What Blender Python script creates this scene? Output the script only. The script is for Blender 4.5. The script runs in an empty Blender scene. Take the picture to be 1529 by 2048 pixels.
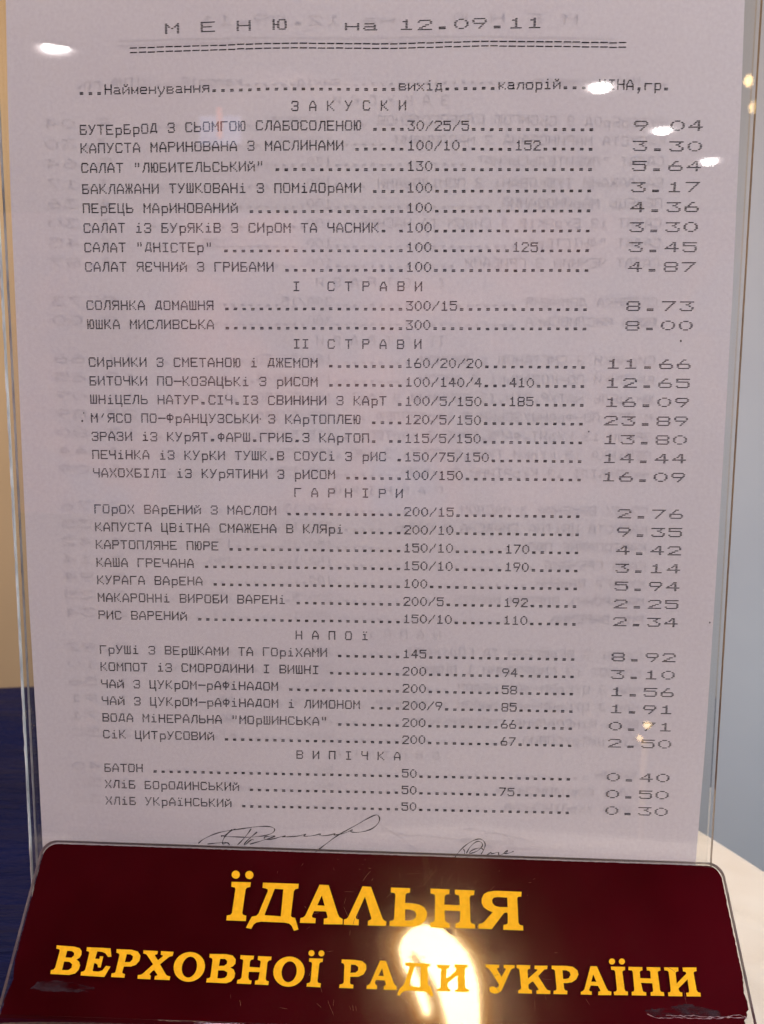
import bpy, bmesh, math, random, json
from mathutils import Vector, Matrix
from mathutils.geometry import tessellate_polygon
random.seed(7)
S = bpy.context.scene
C = S.collection
MM = 0.001

# ------------------------------------------------------------------ camera
cam_d = bpy.data.cameras.new('camera')
cam = bpy.data.objects.new('camera', cam_d)
C.objects.link(cam)
cam.matrix_world = Matrix((
    (0.99942473, -0.00971729, 0.03249285, 0.01285618),
    (0.03349137, 0.13186713, -0.99070146, -0.26132425),
    (0.0053422, 0.99121977, 0.13211672, 0.03619237),
    (0, 0, 0, 1)))
cam_d.sensor_fit = 'VERTICAL'
cam_d.sensor_height = 24.0
cam_d.lens = 24.0 * 1740.0 / 2048.0
cam_d.clip_start = 0.005
cam_d.clip_end = 60.0
cam_d.dof.use_dof = True
cam_d.dof.focus_distance = 0.264
cam_d.dof.aperture_fstop = 13.0
S.camera = cam

# ------------------------------------------------------------------ world and light
w = bpy.data.worlds.new('World')
S.world = w
w.use_nodes = True
w.node_tree.nodes['Background'].inputs[0].default_value = (0.75, 0.60, 0.68, 1)
w.node_tree.nodes['Background'].inputs[1].default_value = 0.03
S.view_settings.view_transform = 'Standard'
S.view_settings.look = 'None'
S.view_settings.exposure = 0.0
S.view_settings.gamma = 1.0
S.view_settings.use_curve_mapping = False
S.cycles.transparent_max_bounces = 24
S.cycles.max_bounces = 10


def area(name, loc, target, size, power, col):
    d = bpy.data.lights.new(name, 'AREA')
    d.shape = 'DISK'
    d.size = size
    d.energy = power
    d.color = col
    o = bpy.data.objects.new(name, d)
    C.objects.link(o)
    o.location = loc
    o.rotation_euler = (Vector(target) - Vector(loc)).to_track_quat('-Z', 'Y').to_euler()
    return o


area('warm_room_light', (-1.5, -1.0, 0.85), (0, 0, 0), 0.7, 14.5, (0.97, 0.75, 0.97))
area('cool_room_light', (0.85, -0.75, 0.42), (0, 0, 0.0), 0.45, 8.9, (0.82, 0.86, 1.0))
area('back_room_light', (0.25, 0.55, 0.95), (0.0, 0.0, 0.0), 0.35, 8.5, (0.94, 0.90, 1.0))  # unseen light added behind the sheet so the back print shows through
area('overhead_light', (0.0, -0.02, 1.3), (0.0, -0.02, -0.15), 0.3, 5.0, (1.0, 0.88, 0.78))  # added from above to brighten the plate and its letters
area('left_wall_light', (-1.0, 0.35, 0.75), (-0.8, 1.2, 0.25), 0.4, 6.5, (1.0, 0.74, 0.46))
area('right_wall_cool_light', (1.3, 0.3, -0.5), (0.9, 1.2, -0.5), 0.4, 4.4, (0.52, 0.82, 1.0))
area('right_wall_light', (1.1, 0.3, 0.9), (0.8, 1.2, 0.5), 0.4, 4.0, (1.0, 0.86, 0.72))
area('far_room_light', (-0.3, -3.6, 1.1), (-1.6, -6.5, -0.2), 0.8, 150.0, (1.0, 0.90, 0.92))  # unseen light added so the back wall shows in the acrylic's reflection

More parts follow.
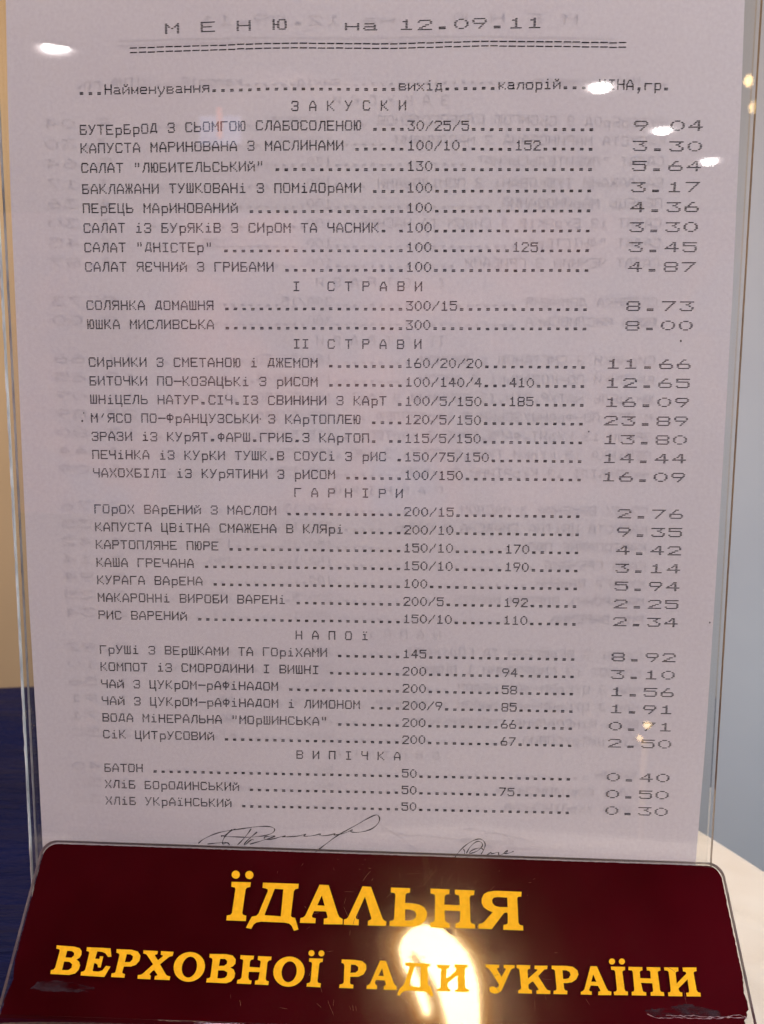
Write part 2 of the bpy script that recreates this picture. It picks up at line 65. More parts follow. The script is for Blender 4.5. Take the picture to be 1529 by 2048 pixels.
DATA_JSON = r'''{"letters": [["Ї", [[[-44.69, 40.37], [-44.7, 39.98], [-44.84, 39.63], [-45.09, 39.35], [-45.42, 39.16], [-45.81, 39.09], [-46.21, 39.14], [-46.6, 39.3], [-46.92, 39.56], [-47.15, 39.9], [-47.26, 40.28], [-47.25, 40.67], [-47.11, 41.02], [-46.87, 41.3], [-46.53, 41.49], [-46.14, 41.57], [-45.73, 41.52], [-45.35, 41.35], [-45.03, 41.09], [-44.8, 40.75]], [[-40.41, 40.41], [-40.43, 40.02], [-40.57, 39.67], [-40.82, 39.39], [-41.16, 39.2], [-41.55, 39.13], [-41.95, 39.18], [-42.33, 39.34], [-42.65, 39.61], [-42.87, 39.94], [-42.99, 40.32], [-42.97, 40.71], [-42.83, 41.06], [-42.58, 41.34], [-42.24, 41.53], [-41.85, 41.61], [-41.45, 41.56], [-41.07, 41.39], [-40.75, 41.13], [-40.52, 40.79]], [[-46.97, 38.14], [-40.96, 38.18], [-40.96, 36.82], [-42.04, 36.53], [-42.34, 35.97], [-42.48, 29.19], [-42.21, 28.64], [-41.18, 28.39], [-41.12, 26.86], [-47.08, 26.88], [-47.11, 28.27], [-46.05, 28.46], [-45.63, 29.03], [-45.5, 35.97], [-45.77, 36.51], [-46.87, 36.69]]]], ["Д", [[[-37.17, 38.2], [-25.99, 38.21], [-25.97, 36.82], [-26.95, 36.57], [-27.31, 35.98], [-27.56, 28.89], [-27.25, 28.43], [-26.21, 28.22], [-24.9, 24.99], [-26.21, 24.58], [-27.09, 25.98], [-27.87, 26.57], [-29.2, 26.8], [-36.45, 26.85], [-37.9, 26.56], [-38.64, 25.92], [-39.21, 24.69], [-40.82, 25.0], [-39.68, 27.73], [-39.41, 28.2], [-38.12, 28.46], [-37.53, 29.1], [-35.38, 35.72], [-35.51, 36.29], [-36.21, 36.53], [-37.14, 36.69]], [[-33.31, 36.49], [-30.61, 36.42], [-30.63, 28.54], [-35.61, 28.73], [-35.48, 29.41]]]], ["А", [[[-19.43, 38.16], [-16.59, 38.13], [-13.26, 29.81], [-12.71, 28.9], [-11.69, 28.37], [-11.64, 26.84], [-17.35, 26.72], [-17.4, 28.28], [-16.48, 28.47], [-16.31, 28.78], [-16.76, 30.16], [-17.01, 30.37], [-20.59, 30.38], [-21.15, 29.0], [-20.95, 28.54], [-19.91, 28.3], [-19.93, 26.91], [-24.64, 26.89], [-24.59, 28.21], [-23.69, 28.49], [-23.14, 29.03]], [[-18.5, 35.05], [-17.45, 32.02], [-19.72, 32.1]]]], ["Л", [[[-5.97, 38.12], [-3.34, 38.04], [0.55, 28.85], [1.06, 28.35], [1.73, 28.12], [1.59, 26.8], [-3.93, 26.78], [-3.92, 28.06], [-3.01, 28.52], [-2.89, 28.9], [-5.11, 35.1], [-7.72, 29.05], [-7.5, 28.57], [-6.7, 28.35], [-6.76, 26.75], [-11.24, 26.79], [-11.25, 28.26], [-10.54, 28.47], [-10.03, 28.98]]]], ["Ь", [[[2.92, 38.05], [8.93, 38.05], [8.84, 36.67], [7.93, 36.54], [7.5, 36.08], [7.36, 33.6], [9.8, 33.61], [11.8, 33.27], [13.3, 32.53], [14.13, 31.3], [14.12, 30.06], [13.62, 28.8], [12.46, 27.69], [10.81, 26.97], [9.17, 26.82], [2.65, 26.8], [2.69, 28.21], [3.61, 28.43], [4.03, 28.81], [4.34, 35.88], [4.06, 36.42], [2.88, 36.63]], [[7.41, 31.78], [8.97, 31.76], [10.3, 31.34], [10.87, 30.42], [10.64, 29.48], [9.82, 28.84], [8.66, 28.55], [7.4, 28.61]]]], ["Н", [[[15.28, 38.13], [21.26, 38.09], [21.1, 36.64], [20.15, 36.49], [19.67, 35.96], [19.52, 33.51], [24.27, 33.51], [24.24, 35.88], [24.05, 36.42], [22.91, 36.64], [22.88, 38.05], [29.03, 38.02], [28.84, 36.61], [27.79, 36.48], [27.43, 35.89], [27.41, 29.09], [27.71, 28.39], [28.79, 28.15], [28.77, 26.89], [22.72, 26.91], [22.86, 28.33], [23.75, 28.51], [24.2, 28.99], [24.35, 31.78], [19.56, 31.85], [19.64, 28.99], [20.12, 28.39], [21.1, 28.18], [21.01, 26.83], [15.02, 26.85], [15.1, 28.24], [16.03, 28.48], [16.43, 28.89], [16.71, 35.96], [16.45, 36.43], [15.24, 36.65]]]], ["Я", [[[43.76, 38.08], [43.58, 36.67], [42.6, 36.57], [42.27, 36.14], [42.13, 29.09], [42.51, 28.43], [43.48, 28.21], [43.44, 26.86], [37.33, 26.88], [37.48, 28.24], [38.38, 28.42], [38.84, 28.83], [39.01, 31.47], [38.83, 31.84], [38.09, 31.75], [37.75, 31.52], [33.84, 26.93], [29.73, 26.95], [29.89, 28.3], [30.95, 28.49], [31.63, 28.91], [34.37, 31.79], [32.96, 32.28], [31.67, 33.12], [31.09, 34.36], [31.15, 35.63], [31.85, 36.93], [33.07, 37.7], [35.11, 38.09], [36.8, 38.15]], [[39.15, 36.2], [39.13, 33.42], [36.52, 33.36], [35.21, 33.7], [34.48, 34.47], [34.39, 35.41], [35.0, 36.07], [36.19, 36.3]]]], ["В", [[[-96.51, 18.34], [-91.31, 18.17], [-89.56, 17.81], [-88.76, 17.01], [-88.61, 16.05], [-88.92, 15.22], [-89.69, 14.7], [-88.8, 14.13], [-88.27, 13.19], [-88.42, 11.97], [-89.22, 11.01], [-90.89, 10.56], [-96.33, 10.66], [-96.48, 11.65], [-95.7, 11.89], [-95.4, 12.43], [-95.23, 16.94], [-95.48, 17.3], [-96.43, 17.46]], [[-93.06, 16.96], [-91.6, 16.92], [-90.82, 16.45], [-90.76, 15.71], [-91.31, 15.14], [-93.12, 15.17]], [[-93.23, 14.07], [-91.63, 14.04], [-90.66, 13.39], [-90.63, 12.45], [-91.37, 11.83], [-93.23, 11.77], [-93.24, 12.5]]]], ["Е", [[[-87.43, 18.13], [-80.38, 18.04], [-79.63, 15.78], [-80.61, 15.69], [-81.57, 16.62], [-82.56, 16.98], [-84.1, 17.1], [-84.29, 15.09], [-83.02, 15.07], [-83.04, 15.81], [-82.04, 15.78], [-82.13, 12.79], [-82.95, 12.82], [-83.19, 13.49], [-83.79, 13.87], [-84.3, 13.86], [-84.3, 11.97], [-84.1, 11.76], [-82.54, 11.7], [-81.43, 12.05], [-80.67, 13.29], [-79.29, 13.15], [-80.5, 10.34], [-87.47, 10.53], [-87.55, 11.46], [-86.77, 11.68], [-86.47, 12.17], [-86.39, 16.58], [-86.63, 16.94], [-87.36, 17.11]]]], ["Р", [[[-78.53, 17.88], [-73.98, 17.83], [-72.07, 17.39], [-71.1, 16.32], [-71.13, 14.95], [-71.95, 13.83], [-73.34, 13.33], [-75.42, 13.26], [-75.53, 11.7], [-75.27, 11.44], [-74.64, 11.27], [-74.59, 10.33], [-78.52, 10.4], [-78.58, 11.34], [-77.72, 11.5], [-77.52, 11.91], [-77.33, 16.26], [-77.57, 16.67], [-78.38, 16.92]], [[-75.23, 16.6], [-74.08, 16.58], [-73.25, 16.06], [-73.27, 15.15], [-73.89, 14.51], [-75.38, 14.46]]]], ["Х", [[[-70.49, 17.8], [-66.15, 17.71], [-66.23, 16.88], [-66.81, 16.72], [-66.82, 16.45], [-65.68, 15.25], [-64.48, 16.38], [-64.52, 16.6], [-65.15, 16.75], [-65.25, 17.74], [-61.48, 17.66], [-61.58, 16.53], [-62.51, 16.31], [-64.88, 14.19], [-62.69, 11.55], [-62.19, 11.25], [-61.32, 11.06], [-61.32, 10.1], [-65.78, 10.12], [-65.78, 11.06], [-65.1, 11.21], [-65.21, 11.48], [-66.21, 12.52], [-66.6, 12.51], [-67.46, 11.54], [-67.41, 11.33], [-66.98, 11.1], [-66.97, 10.14], [-70.75, 10.19], [-70.8, 11.12], [-69.93, 11.28], [-69.41, 11.62], [-66.91, 14.12], [-69.18, 16.51], [-69.54, 16.78], [-70.41, 16.94]]]], ["О", [[[-51.56, 13.91], [-51.58, 13.13], [-51.78, 12.38], [-52.14, 11.69], [-52.65, 11.08], [-53.3, 10.57], [-54.06, 10.18], [-54.89, 9.94], [-55.77, 9.83], [-56.67, 9.88], [-57.55, 10.08], [-58.37, 10.41], [-59.12, 10.88], [-59.75, 11.45], [-60.25, 12.12], [-60.59, 12.85], [-60.76, 13.62], [-60.76, 14.4], [-60.58, 15.16], [-60.23, 15.86], [-59.72, 16.49], [-59.07, 17.01], [-58.31, 17.41], [-57.46, 17.66], [-56.57, 17.77], [-55.65, 17.72], [-54.76, 17.52], [-53.92, 17.17], [-53.17, 16.69], [-52.54, 16.1], [-52.05, 15.42], [-51.72, 14.68]], [[-53.9, 13.78], [-53.96, 13.05], [-54.16, 12.37], [-54.49, 11.79], [-54.94, 11.34], [-55.46, 11.04], [-56.03, 10.93], [-56.6, 11.01], [-57.15, 11.27], [-57.62, 11.69], [-57.99, 12.26], [-58.24, 12.92], [-58.34, 13.64], [-58.3, 14.37], [-58.1, 15.05], [-57.77, 15.64], [-57.32, 16.11], [-56.79, 16.41], [-56.22, 16.52], [-55.64, 16.44], [-55.09, 16.18], [-54.61, 15.74], [-54.24, 15.17], [-54.0, 14.5]]]], ["В", [[[-50.66, 17.42], [-45.78, 17.52], [-43.81, 17.2], [-42.78, 16.21], [-42.72, 15.04], [-43.36, 14.3], [-44.08, 13.99], [-42.99, 13.45], [-42.47, 12.46], [-42.54, 11.32], [-43.35, 10.3], [-44.7, 9.78], [-50.55, 9.85], [-50.55, 10.84], [-49.79, 11.04], [-49.53, 11.44], [-49.6, 15.7], [-49.77, 16.22], [-50.62, 16.49]], [[-47.37, 16.21], [-45.92, 16.2], [-45.21, 15.69], [-45.26, 14.91], [-45.98, 14.37], [-47.51, 14.32]], [[-47.56, 13.11], [-45.81, 13.13], [-44.79, 12.68], [-44.73, 11.82], [-45.37, 11.17], [-46.46, 11.0], [-47.47, 11.02]]]], ["Н", [[[-41.49, 17.39], [-37.46, 17.31], [-37.54, 16.37], [-38.22, 16.2], [-38.49, 15.76], [-38.44, 14.31], [-35.37, 14.23], [-35.28, 15.71], [-35.45, 16.08], [-36.24, 16.26], [-36.23, 17.29], [-32.24, 17.26], [-32.27, 16.33], [-32.99, 16.16], [-33.29, 15.68], [-33.35, 11.31], [-33.07, 10.81], [-32.33, 10.66], [-32.38, 9.7], [-36.33, 9.75], [-36.35, 10.71], [-35.61, 10.9], [-35.4, 11.25], [-35.29, 13.02], [-38.47, 13.01], [-38.45, 11.58], [-38.14, 10.88], [-37.39, 10.68], [-37.5, 9.77], [-41.61, 9.81], [-41.55, 10.78], [-40.81, 10.94], [-40.43, 11.44], [-40.49, 15.84], [-40.66, 16.21], [-41.46, 16.39]]]], ["О", [[[-22.09, 13.54], [-22.15, 12.76], [-22.38, 12.0], [-22.78, 11.3], [-23.33, 10.68], [-24.0, 10.17], [-24.77, 9.78], [-25.62, 9.53], [-26.5, 9.43], [-27.4, 9.48], [-28.26, 9.67], [-29.07, 10.01], [-29.79, 10.48], [-30.4, 11.07], [-30.86, 11.74], [-31.17, 12.48], [-31.31, 13.26], [-31.26, 14.05], [-31.05, 14.81], [-30.66, 15.53], [-30.12, 16.16], [-29.45, 16.69], [-28.67, 17.09], [-27.81, 17.35], [-26.9, 17.46], [-25.99, 17.41], [-25.11, 17.2], [-24.29, 16.85], [-23.56, 16.36], [-22.96, 15.76], [-22.51, 15.08], [-22.21, 14.33]], [[-24.41, 13.44], [-24.49, 12.72], [-24.71, 12.05], [-25.06, 11.46], [-25.52, 11.01], [-26.05, 10.72], [-26.62, 10.61], [-27.19, 10.69], [-27.73, 10.94], [-28.19, 11.37], [-28.55, 11.93], [-28.77, 12.59], [-28.86, 13.31], [-28.79, 14.03], [-28.57, 14.71], [-28.23, 15.31], [-27.77, 15.77], [-27.23, 16.07], [-26.65, 16.18], [-26.07, 16.1], [-25.53, 15.84], [-25.07, 15.4], [-24.71, 14.83], [-24.49, 14.16]]]], ["Ї", [[[-19.55, 18.6], [-19.57, 18.34], [-19.68, 18.11], [-19.87, 17.92], [-20.11, 17.8], [-20.38, 17.75], [-20.66, 17.78], [-20.92, 17.89], [-21.14, 18.06], [-21.28, 18.29], [-21.35, 18.54], [-21.32, 18.79], [-21.21, 19.03], [-21.03, 19.22], [-20.79, 19.34], [-20.51, 19.39], [-20.23, 19.36], [-19.97, 19.25], [-19.75, 19.07], [-19.61, 18.85]], [[-16.58, 18.63], [-16.61, 18.37], [-16.72, 18.14], [-16.91, 17.95], [-17.15, 17.83], [-17.42, 17.78], [-17.7, 17.81], [-17.96, 17.92], [-18.17, 18.09], [-18.32, 18.32], [-18.38, 18.57], [-18.36, 18.83], [-18.24, 19.06], [-18.06, 19.25], [-17.82, 19.38], [-17.54, 19.42], [-17.26, 19.39], [-17.0, 19.28], [-16.78, 19.11], [-16.64, 18.88]], [[-20.98, 17.17], [-16.93, 17.18], [-16.97, 16.33], [-17.63, 16.17], [-17.92, 15.75], [-18.13, 11.21], [-17.94, 10.76], [-17.07, 10.59], [-17.16, 9.57], [-21.2, 9.64], [-21.15, 10.49], [-20.46, 10.65], [-20.12, 11.15], [-20.06, 15.68], [-20.26, 16.11], [-20.98, 16.3]]]], ["Р", [[[-11.32, 17.18], [-7.28, 17.14], [-5.23, 16.89], [-4.02, 16.0], [-3.92, 14.69], [-4.65, 13.36], [-6.21, 12.66], [-8.57, 12.59], [-8.58, 11.04], [-8.36, 10.66], [-7.55, 10.5], [-7.59, 9.58], [-11.67, 9.58], [-11.57, 10.48], [-10.78, 10.64], [-10.4, 11.11], [-10.47, 15.54], [-10.73, 16.06], [-11.38, 16.25]], [[-8.5, 15.86], [-7.22, 15.82], [-6.32, 15.27], [-6.34, 14.35], [-7.07, 13.75], [-8.57, 13.63]]]], ["А", [[[0.08, 17.19], [1.86, 17.16], [4.22, 11.43], [4.57, 10.85], [5.15, 10.55], [5.11, 9.53], [1.33, 9.49], [1.36, 10.44], [1.93, 10.71], [1.92, 11.1], [1.55, 11.94], [-0.99, 11.97], [-1.25, 11.26], [-1.09, 10.83], [-0.6, 10.59], [-0.63, 9.56], [-3.69, 9.57], [-3.58, 10.49], [-2.96, 10.69], [-2.63, 11.09]], [[0.75, 15.15], [1.29, 13.07], [-0.3, 13.1]]]], ["Д", [[[7.62, 16.94], [15.06, 16.8], [14.97, 16.19], [14.47, 16.04], [14.33, 15.64], [14.3, 11.48], [14.44, 10.97], [15.1, 10.73], [15.93, 8.33], [15.27, 8.11], [14.42, 8.92], [13.28, 9.39], [8.55, 9.51], [7.41, 9.34], [6.55, 8.81], [6.05, 8.08], [5.24, 8.31], [5.83, 9.55], [6.11, 10.07], [6.82, 10.61], [7.38, 11.39], [8.8, 15.6], [8.71, 16.0], [8.06, 16.11], [7.54, 16.23]], [[10.4, 15.97], [12.14, 15.84], [11.99, 10.51], [8.83, 10.79], [8.97, 11.57]]]], ["И", [[[16.96, 16.65], [20.75, 16.63], [20.68, 15.97], [20.15, 15.74], [19.91, 15.29], [19.75, 13.19], [20.83, 13.62], [22.61, 15.24], [22.77, 15.77], [22.14, 16.23], [22.27, 16.81], [26.24, 16.88], [26.04, 16.08], [25.45, 15.91], [25.23, 15.45], [25.18, 11.16], [25.5, 10.45], [26.35, 10.22], [26.1, 9.65], [22.17, 9.59], [22.18, 10.0], [22.91, 10.38], [23.07, 10.84], [23.06, 13.82], [22.72, 13.81], [20.21, 11.91], [20.05, 11.01], [20.27, 10.37], [20.83, 10.13], [20.65, 9.67], [16.72, 9.63], [16.87, 10.01], [17.59, 10.29], [17.98, 10.94], [18.16, 15.37], [17.82, 15.75], [17.01, 15.99]]]], ["У", [[[31.44, 17.11], [35.46, 17.15], [35.48, 16.36], [34.92, 16.25], [34.83, 15.96], [35.99, 13.93], [37.4, 15.93], [37.41, 16.19], [36.79, 16.35], [36.92, 17.17], [40.13, 17.18], [40.03, 16.41], [39.36, 16.25], [38.9, 15.87], [36.17, 10.91], [35.64, 10.15], [34.65, 9.59], [33.57, 9.39], [32.63, 9.74], [32.19, 10.37], [32.34, 10.97], [33.08, 11.36], [33.79, 11.27], [34.37, 10.97], [34.87, 11.2], [35.22, 11.85], [32.59, 15.78], [32.24, 16.17], [31.52, 16.3]]]], ["К", [[[40.75, 17.29], [44.79, 17.3], [44.64, 16.33], [44.15, 16.25], [43.88, 15.91], [43.82, 13.69], [46.8, 16.0], [46.75, 16.26], [45.98, 16.37], [46.1, 17.25], [49.91, 17.35], [49.75, 16.42], [48.88, 16.28], [46.91, 14.48], [48.91, 11.3], [49.35, 10.89], [50.17, 10.7], [50.02, 9.84], [46.02, 9.78], [46.02, 10.64], [46.66, 10.81], [46.72, 11.02], [45.33, 12.95], [44.97, 12.94], [43.82, 12.11], [43.81, 11.15], [44.12, 10.84], [44.73, 10.7], [44.66, 9.79], [40.64, 9.77], [40.75, 10.58], [41.38, 10.75], [41.65, 11.19], [41.45, 15.95], [41.24, 16.31], [40.69, 16.43]]]], ["Р", [[[51.18, 17.41], [55.57, 17.48], [57.5, 17.27], [58.73, 16.37], [58.92, 15.28], [58.09, 13.95], [56.79, 13.15], [55.32, 12.89], [54.23, 12.86], [54.25, 11.46], [54.51, 11.0], [55.14, 10.81], [55.0, 9.93], [50.98, 9.87], [51.13, 10.73], [51.74, 10.85], [52.03, 11.29], [52.02, 16.05], [51.69, 16.41], [51.09, 16.51]], [[54.28, 16.27], [55.44, 16.27], [56.37, 15.86], [56.57, 15.1], [55.94, 14.21], [55.07, 13.97], [54.22, 13.94]]]], ["А", [[[62.76, 17.61], [64.64, 17.65], [66.78, 11.84], [67.17, 11.21], [68.05, 10.98], [67.9, 10.11], [64.06, 10.01], [64.25, 10.91], [64.82, 11.04], [64.86, 11.36], [64.33, 12.41], [62.19, 12.46], [61.58, 11.36], [61.69, 10.94], [62.28, 10.85], [62.18, 10.04], [58.97, 10.01], [59.1, 10.71], [59.7, 10.92], [60.24, 11.47]], [[63.31, 15.41], [63.98, 13.48], [62.46, 13.48]]]], ["Ї", [[[70.29, 19.11], [70.21, 18.85], [70.04, 18.62], [69.82, 18.43], [69.55, 18.3], [69.26, 18.25], [68.99, 18.29], [68.75, 18.39], [68.58, 18.57], [68.48, 18.8], [68.47, 19.05], [68.55, 19.31], [68.71, 19.54], [68.94, 19.73], [69.21, 19.85], [69.49, 19.9], [69.77, 19.87], [70.01, 19.76], [70.18, 19.59], [70.28, 19.36]], [[73.26, 19.2], [73.18, 18.94], [73.01, 18.71], [72.78, 18.52], [72.51, 18.39], [72.23, 18.35], [71.95, 18.38], [71.72, 18.49], [71.54, 18.66], [71.45, 18.89], [71.44, 19.14], [71.52, 19.4], [71.69, 19.63], [71.91, 19.82], [72.18, 19.95], [72.47, 20.0], [72.75, 19.96], [72.98, 19.85], [73.16, 19.68], [73.25, 19.45]], [[68.87, 17.71], [73.07, 17.75], [72.93, 16.85], [72.38, 16.74], [72.08, 16.38], [72.05, 11.79], [72.22, 11.32], [72.91, 11.13], [72.8, 10.25], [68.77, 10.13], [68.75, 11.0], [69.44, 11.13], [69.78, 11.51], [69.95, 16.38], [69.71, 16.75], [68.84, 16.83]]]], ["Н", [[[74.09, 17.78], [78.2, 17.84], [78.13, 16.96], [77.6, 16.88], [77.25, 16.5], [77.13, 14.86], [80.25, 14.84], [80.43, 16.64], [80.2, 16.96], [79.45, 17.0], [79.5, 17.88], [83.58, 17.94], [83.52, 17.06], [82.91, 16.93], [82.62, 16.62], [82.47, 11.89], [82.67, 11.43], [83.5, 11.32], [83.45, 10.38], [79.49, 10.31], [79.59, 11.2], [80.26, 11.35], [80.44, 11.72], [80.52, 13.59], [77.15, 13.62], [77.33, 11.73], [77.49, 11.27], [78.26, 11.16], [78.17, 10.31], [73.97, 10.23], [74.03, 11.1], [74.61, 11.27], [74.91, 11.66], [75.18, 16.48], [74.93, 16.86], [73.96, 16.92]]]], ["И", [[[84.76, 17.98], [88.97, 18.06], [88.84, 17.03], [88.26, 16.92], [87.91, 16.6], [87.71, 13.73], [91.1, 16.48], [90.99, 16.92], [90.24, 17.07], [90.31, 18.11], [94.41, 18.23], [94.28, 17.24], [93.65, 17.13], [93.29, 16.77], [93.27, 12.22], [93.52, 11.69], [94.25, 11.5], [94.18, 10.54], [90.04, 10.46], [90.05, 11.37], [90.85, 11.5], [91.05, 11.94], [91.16, 14.96], [88.03, 12.49], [88.05, 11.95], [88.26, 11.53], [88.91, 11.4], [88.77, 10.44], [84.68, 10.34], [84.73, 11.28], [85.36, 11.44], [85.64, 11.88], [85.9, 16.65], [85.62, 17.08], [84.71, 17.16]]]]], "sig": [[[-54.3, -106.8], [-52.79, -105.38], [-49.79, -103.79], [-46.81, -102.7], [-42.99, -101.94], [-39.19, -101.32], [-34.96, -100.56], [-31.6, -100.44], [-29.92, -100.84], [-29.42, -101.54], [-29.94, -102.53], [-31.63, -103.37], [-34.17, -103.96], [-38.39, -104.37], [-42.19, -104.28], [-45.57, -104.23], [-46.83, -103.9]], [[-51.34, -106.95], [-48.57, -106.53], [-44.76, -106.13], [-44.14, -107.09]], [[-42.14, -101.57], [-42.99, -101.94], [-44.7, -103.09], [-45.91, -104.68], [-46.54, -106.26], [-46.25, -106.92], [-45.4, -106.45]], [[-43.2, -101.72], [-45.13, -103.55], [-46.84, -104.26]], [[-37.08, -101.36], [-38.38, -103.39], [-40.1, -105.44], [-41.6, -107.03]], [[-35.2, -102.43], [-36.69, -103.8], [-38.41, -105.4], [-39.7, -106.99], [-38.85, -106.75], [-37.13, -105.01], [-36.29, -105.13]], [[-37.58, -106.63], [-34.19, -105.52], [-30.8, -104.33], [-28.9, -103.48], [-31.64, -103.81], [-33.12, -104.16], [-32.7, -105.04], [-29.96, -104.67], [-27.43, -103.81], [-25.53, -103.41], [-27.85, -104.04], [-24.9, -103.75], [-21.96, -103.59], [-19.01, -102.5], [-20.7, -103.65], [-17.33, -103.35], [-14.39, -102.39], [-15.45, -103.31], [-12.3, -103.1], [-9.57, -102.15], [-11.04, -102.98], [-8.11, -102.56], [-5.18, -101.3], [-4.34, -100.83], [-5.39, -101.3], [-4.76, -101.86], [-2.25, -101.8], [1.09, -100.93], [3.37, -99.11], [4.2, -97.33], [3.78, -96.02], [2.94, -95.68], [1.07, -96.52], [-4.35, -99.95], [-9.37, -102.94], [-12.73, -105.69], [-14.83, -107.43], [-16.52, -108.9]]], "sig2": [[[28.09, -109.86], [28.7, -108.68], [29.92, -106.99], [31.75, -105.12], [33.91, -103.67], [35.92, -103.03], [37.17, -103.66], [37.82, -104.97], [37.39, -106.64], [36.49, -108.33]], [[30.85, -106.63], [31.24, -107.62], [31.2, -108.79]], [[31.81, -108.11], [32.71, -106.09], [34.54, -104.22], [35.78, -103.86], [36.88, -104.67], [36.75, -105.83], [35.22, -107.36], [33.37, -108.07], [32.43, -108.09], [33.66, -106.9], [35.51, -106.19], [36.76, -106.33], [37.24, -106.98]], [[38.21, -108.69], [39.89, -107.25], [39.44, -108.09], [40.53, -107.9], [42.23, -107.36], [41.78, -108.37], [43.03, -108.5], [45.0, -106.46], [44.57, -107.64], [43.64, -107.99], [45.19, -107.79], [46.73, -107.09]]], "heads": {"title": [[-55.72, 139.51], [-45.41, 139.82], [-35.4, 140.15], [-25.15, 140.33], [-1.75, 139.88], [13.77, 139.89], [31.32, 140.14], [46.42, 140.15]], "rule": [[-68.12, 133.97], [-58.46, 134.17], [-48.39, 134.36], [-38.35, 134.63], [-29.77, 134.83], [-19.79, 134.89], [3.64, 134.52], [15.66, 134.7], [25.52, 134.89], [31.84, 134.98], [43.77, 134.83], [71.7, 134.36]], "head": [[-82.29, 123.08], [-63.11, 123.24], [-48.63, 123.57], [-34.22, 123.89], [-25.6, 124.04], [1.57, 123.75], [17.21, 123.72], [37.02, 123.87], [56.02, 123.9], [70.75, 123.67], [84.03, 123.33]], "zak": [[-20.91, 118.39], [10.15, 118.36]], "r0": [[-83.62, 112.11], [-70.74, 112.19], [-59.06, 112.55], [-44.52, 112.9], [-31.49, 113.12], [-14.18, 113.04], [64.16, 112.55], [93.65, 112.55]], "r1": [[-83.82, 106.99], [-63.59, 107.19], [-41.72, 107.52], [-19.98, 107.58], [58.7, 107.28], [93.96, 106.88]], "r2": [[-83.9, 101.56], [-56.44, 101.62], [-27.28, 101.95], [58.89, 101.68], [94.24, 101.57]]}, "edgeL": [[-103.8, 147.51], [-104.64, 120.47], [-105.2, 92.63], [-105.32, 63.96], [-105.59, 19.32], [-105.72, -27.4], [-105.47, -48.33], [-105.21, -76.34], [-105.18, -110.29]], "edgeR": [[104.25, 145.68], [104.85, 119.34], [105.18, 92.24], [105.53, 64.33], [105.55, 20.88], [105.42, -24.6], [105.12, -69.0], [104.26, -105.31]], "marks": {"smudgeL": [[-99.72, 8.72], [-94.72, 9.14], [-88.76, 8.67], [-82.66, 7.55], [-83.17, 6.63], [-89.62, 6.3], [-96.85, 6.21], [-101.41, 6.98]], "patchR": [[77.14, 6.58], [80.1, 6.92], [83.11, 7.52], [90.57, 8.52], [94.81, 7.87], [98.98, 6.97], [99.86, 5.73], [92.85, 5.39], [85.6, 5.3], [79.84, 5.38]], "lineR": [[77.99, 5.58], [81.88, 4.69], [87.01, 5.09], [92.77, 5.01], [98.58, 5.18], [104.64, 6.38], [107.05, 5.56]], "cornerR": [[107.29, 13.32], [108.02, 12.03], [106.82, 10.69], [107.83, 9.42], [105.82, 7.69], [106.45, 6.69], [107.5, 6.21]]}, "specks": [[-86.59, 28.22], [-86.03, 30.63], [91.34, 52.6], [104.31, -31.62], [-32.45, 29.16], [65.62, 26.08]], "cracks": [[[-11.58, 28.16], [-11.49, 27.56], [-11.51, 26.82]], [[-8.42, 26.88], [-8.26, 27.81], [-7.91, 28.73]], [[33.03, 14.23], [33.77, 14.12], [35.12, 14.56]], [[33.37, 15.04], [33.61, 13.98]], [[34.14, 11.09], [34.74, 10.59], [35.28, 9.76]], [[85.88, 17.99], [86.92, 17.56], [87.86, 16.71]], [[12.65, 18.85], [13.69, 18.34]]], "scr": [[[89.52, 12.12], [89.51, 10.55], [89.62, 8.49]], [[45.38, 8.19], [45.21, 5.37]], [[-14.78, 6.25], [-13.94, 4.48], [-12.82, 2.62]], [[-8.34, 5.03], [-8.01, 4.03]], [[-7.49, 5.31], [-7.27, 3.79]], [[-6.61, 5.08], [-6.42, 3.95]], [[-5.99, 39.75], [-4.95, 41.29], [-3.59, 42.86]], [[-7.07, 35.54], [-7.78, 34.04]], [[1.5, 35.07], [4.11, 37.08]], [[2.35, 31.74], [4.48, 33.55]], [[8.06, 31.34], [10.37, 32.87]], [[8.38, 29.91], [10.68, 31.42]], [[-40.21, 5.61], [-39.73, 4.09]], [[3.11, 24.63], [3.45, 22.97]], [[37.77, 7.57], [37.56, 6.67]], [[60.32, 8.89], [61.29, 7.38]], [[7.81, 42.32], [12.71, 42.63]], [[-28.48, 4.05], [-26.28, 3.73]], [[48.42, 9.57], [48.75, 8.42]]]}'''

# ------------------------------------------------------------------ helpers
def empty(name, loc=(0, 0, 0)):
    o = bpy.data.objects.new(name, None)
    C.objects.link(o)
    o.location = [c * MM for c in loc]
    o.empty_display_size = 0.01
    return o


def mesh(name, vs, fs, mat, parent=None, smooth=False):
    """vertices in world millimetres"""
    me = bpy.data.meshes.new(name)
    off = Vector((0, 0, 0))
    p = parent
    while p is not None:
        off += Vector(p.location)
        p = p.parent
    me.from_pydata([Vector(v) * MM - off for v in vs], [], fs)
    me.validate()
    me.update()
    if smooth:
        for f in me.polygons:
            f.use_smooth = True
    if mat:
        me.materials.append(mat)
    o = bpy.data.objects.new(name, me)
    C.objects.link(o)
    o.parent = parent
    return o


def tag(o, label=None, cat=None, group=None, kind=None):
    if label: o['label'] = label
    if cat: o['category'] = cat
    if group: o['group'] = group
    if kind: o['kind'] = kind
    return o


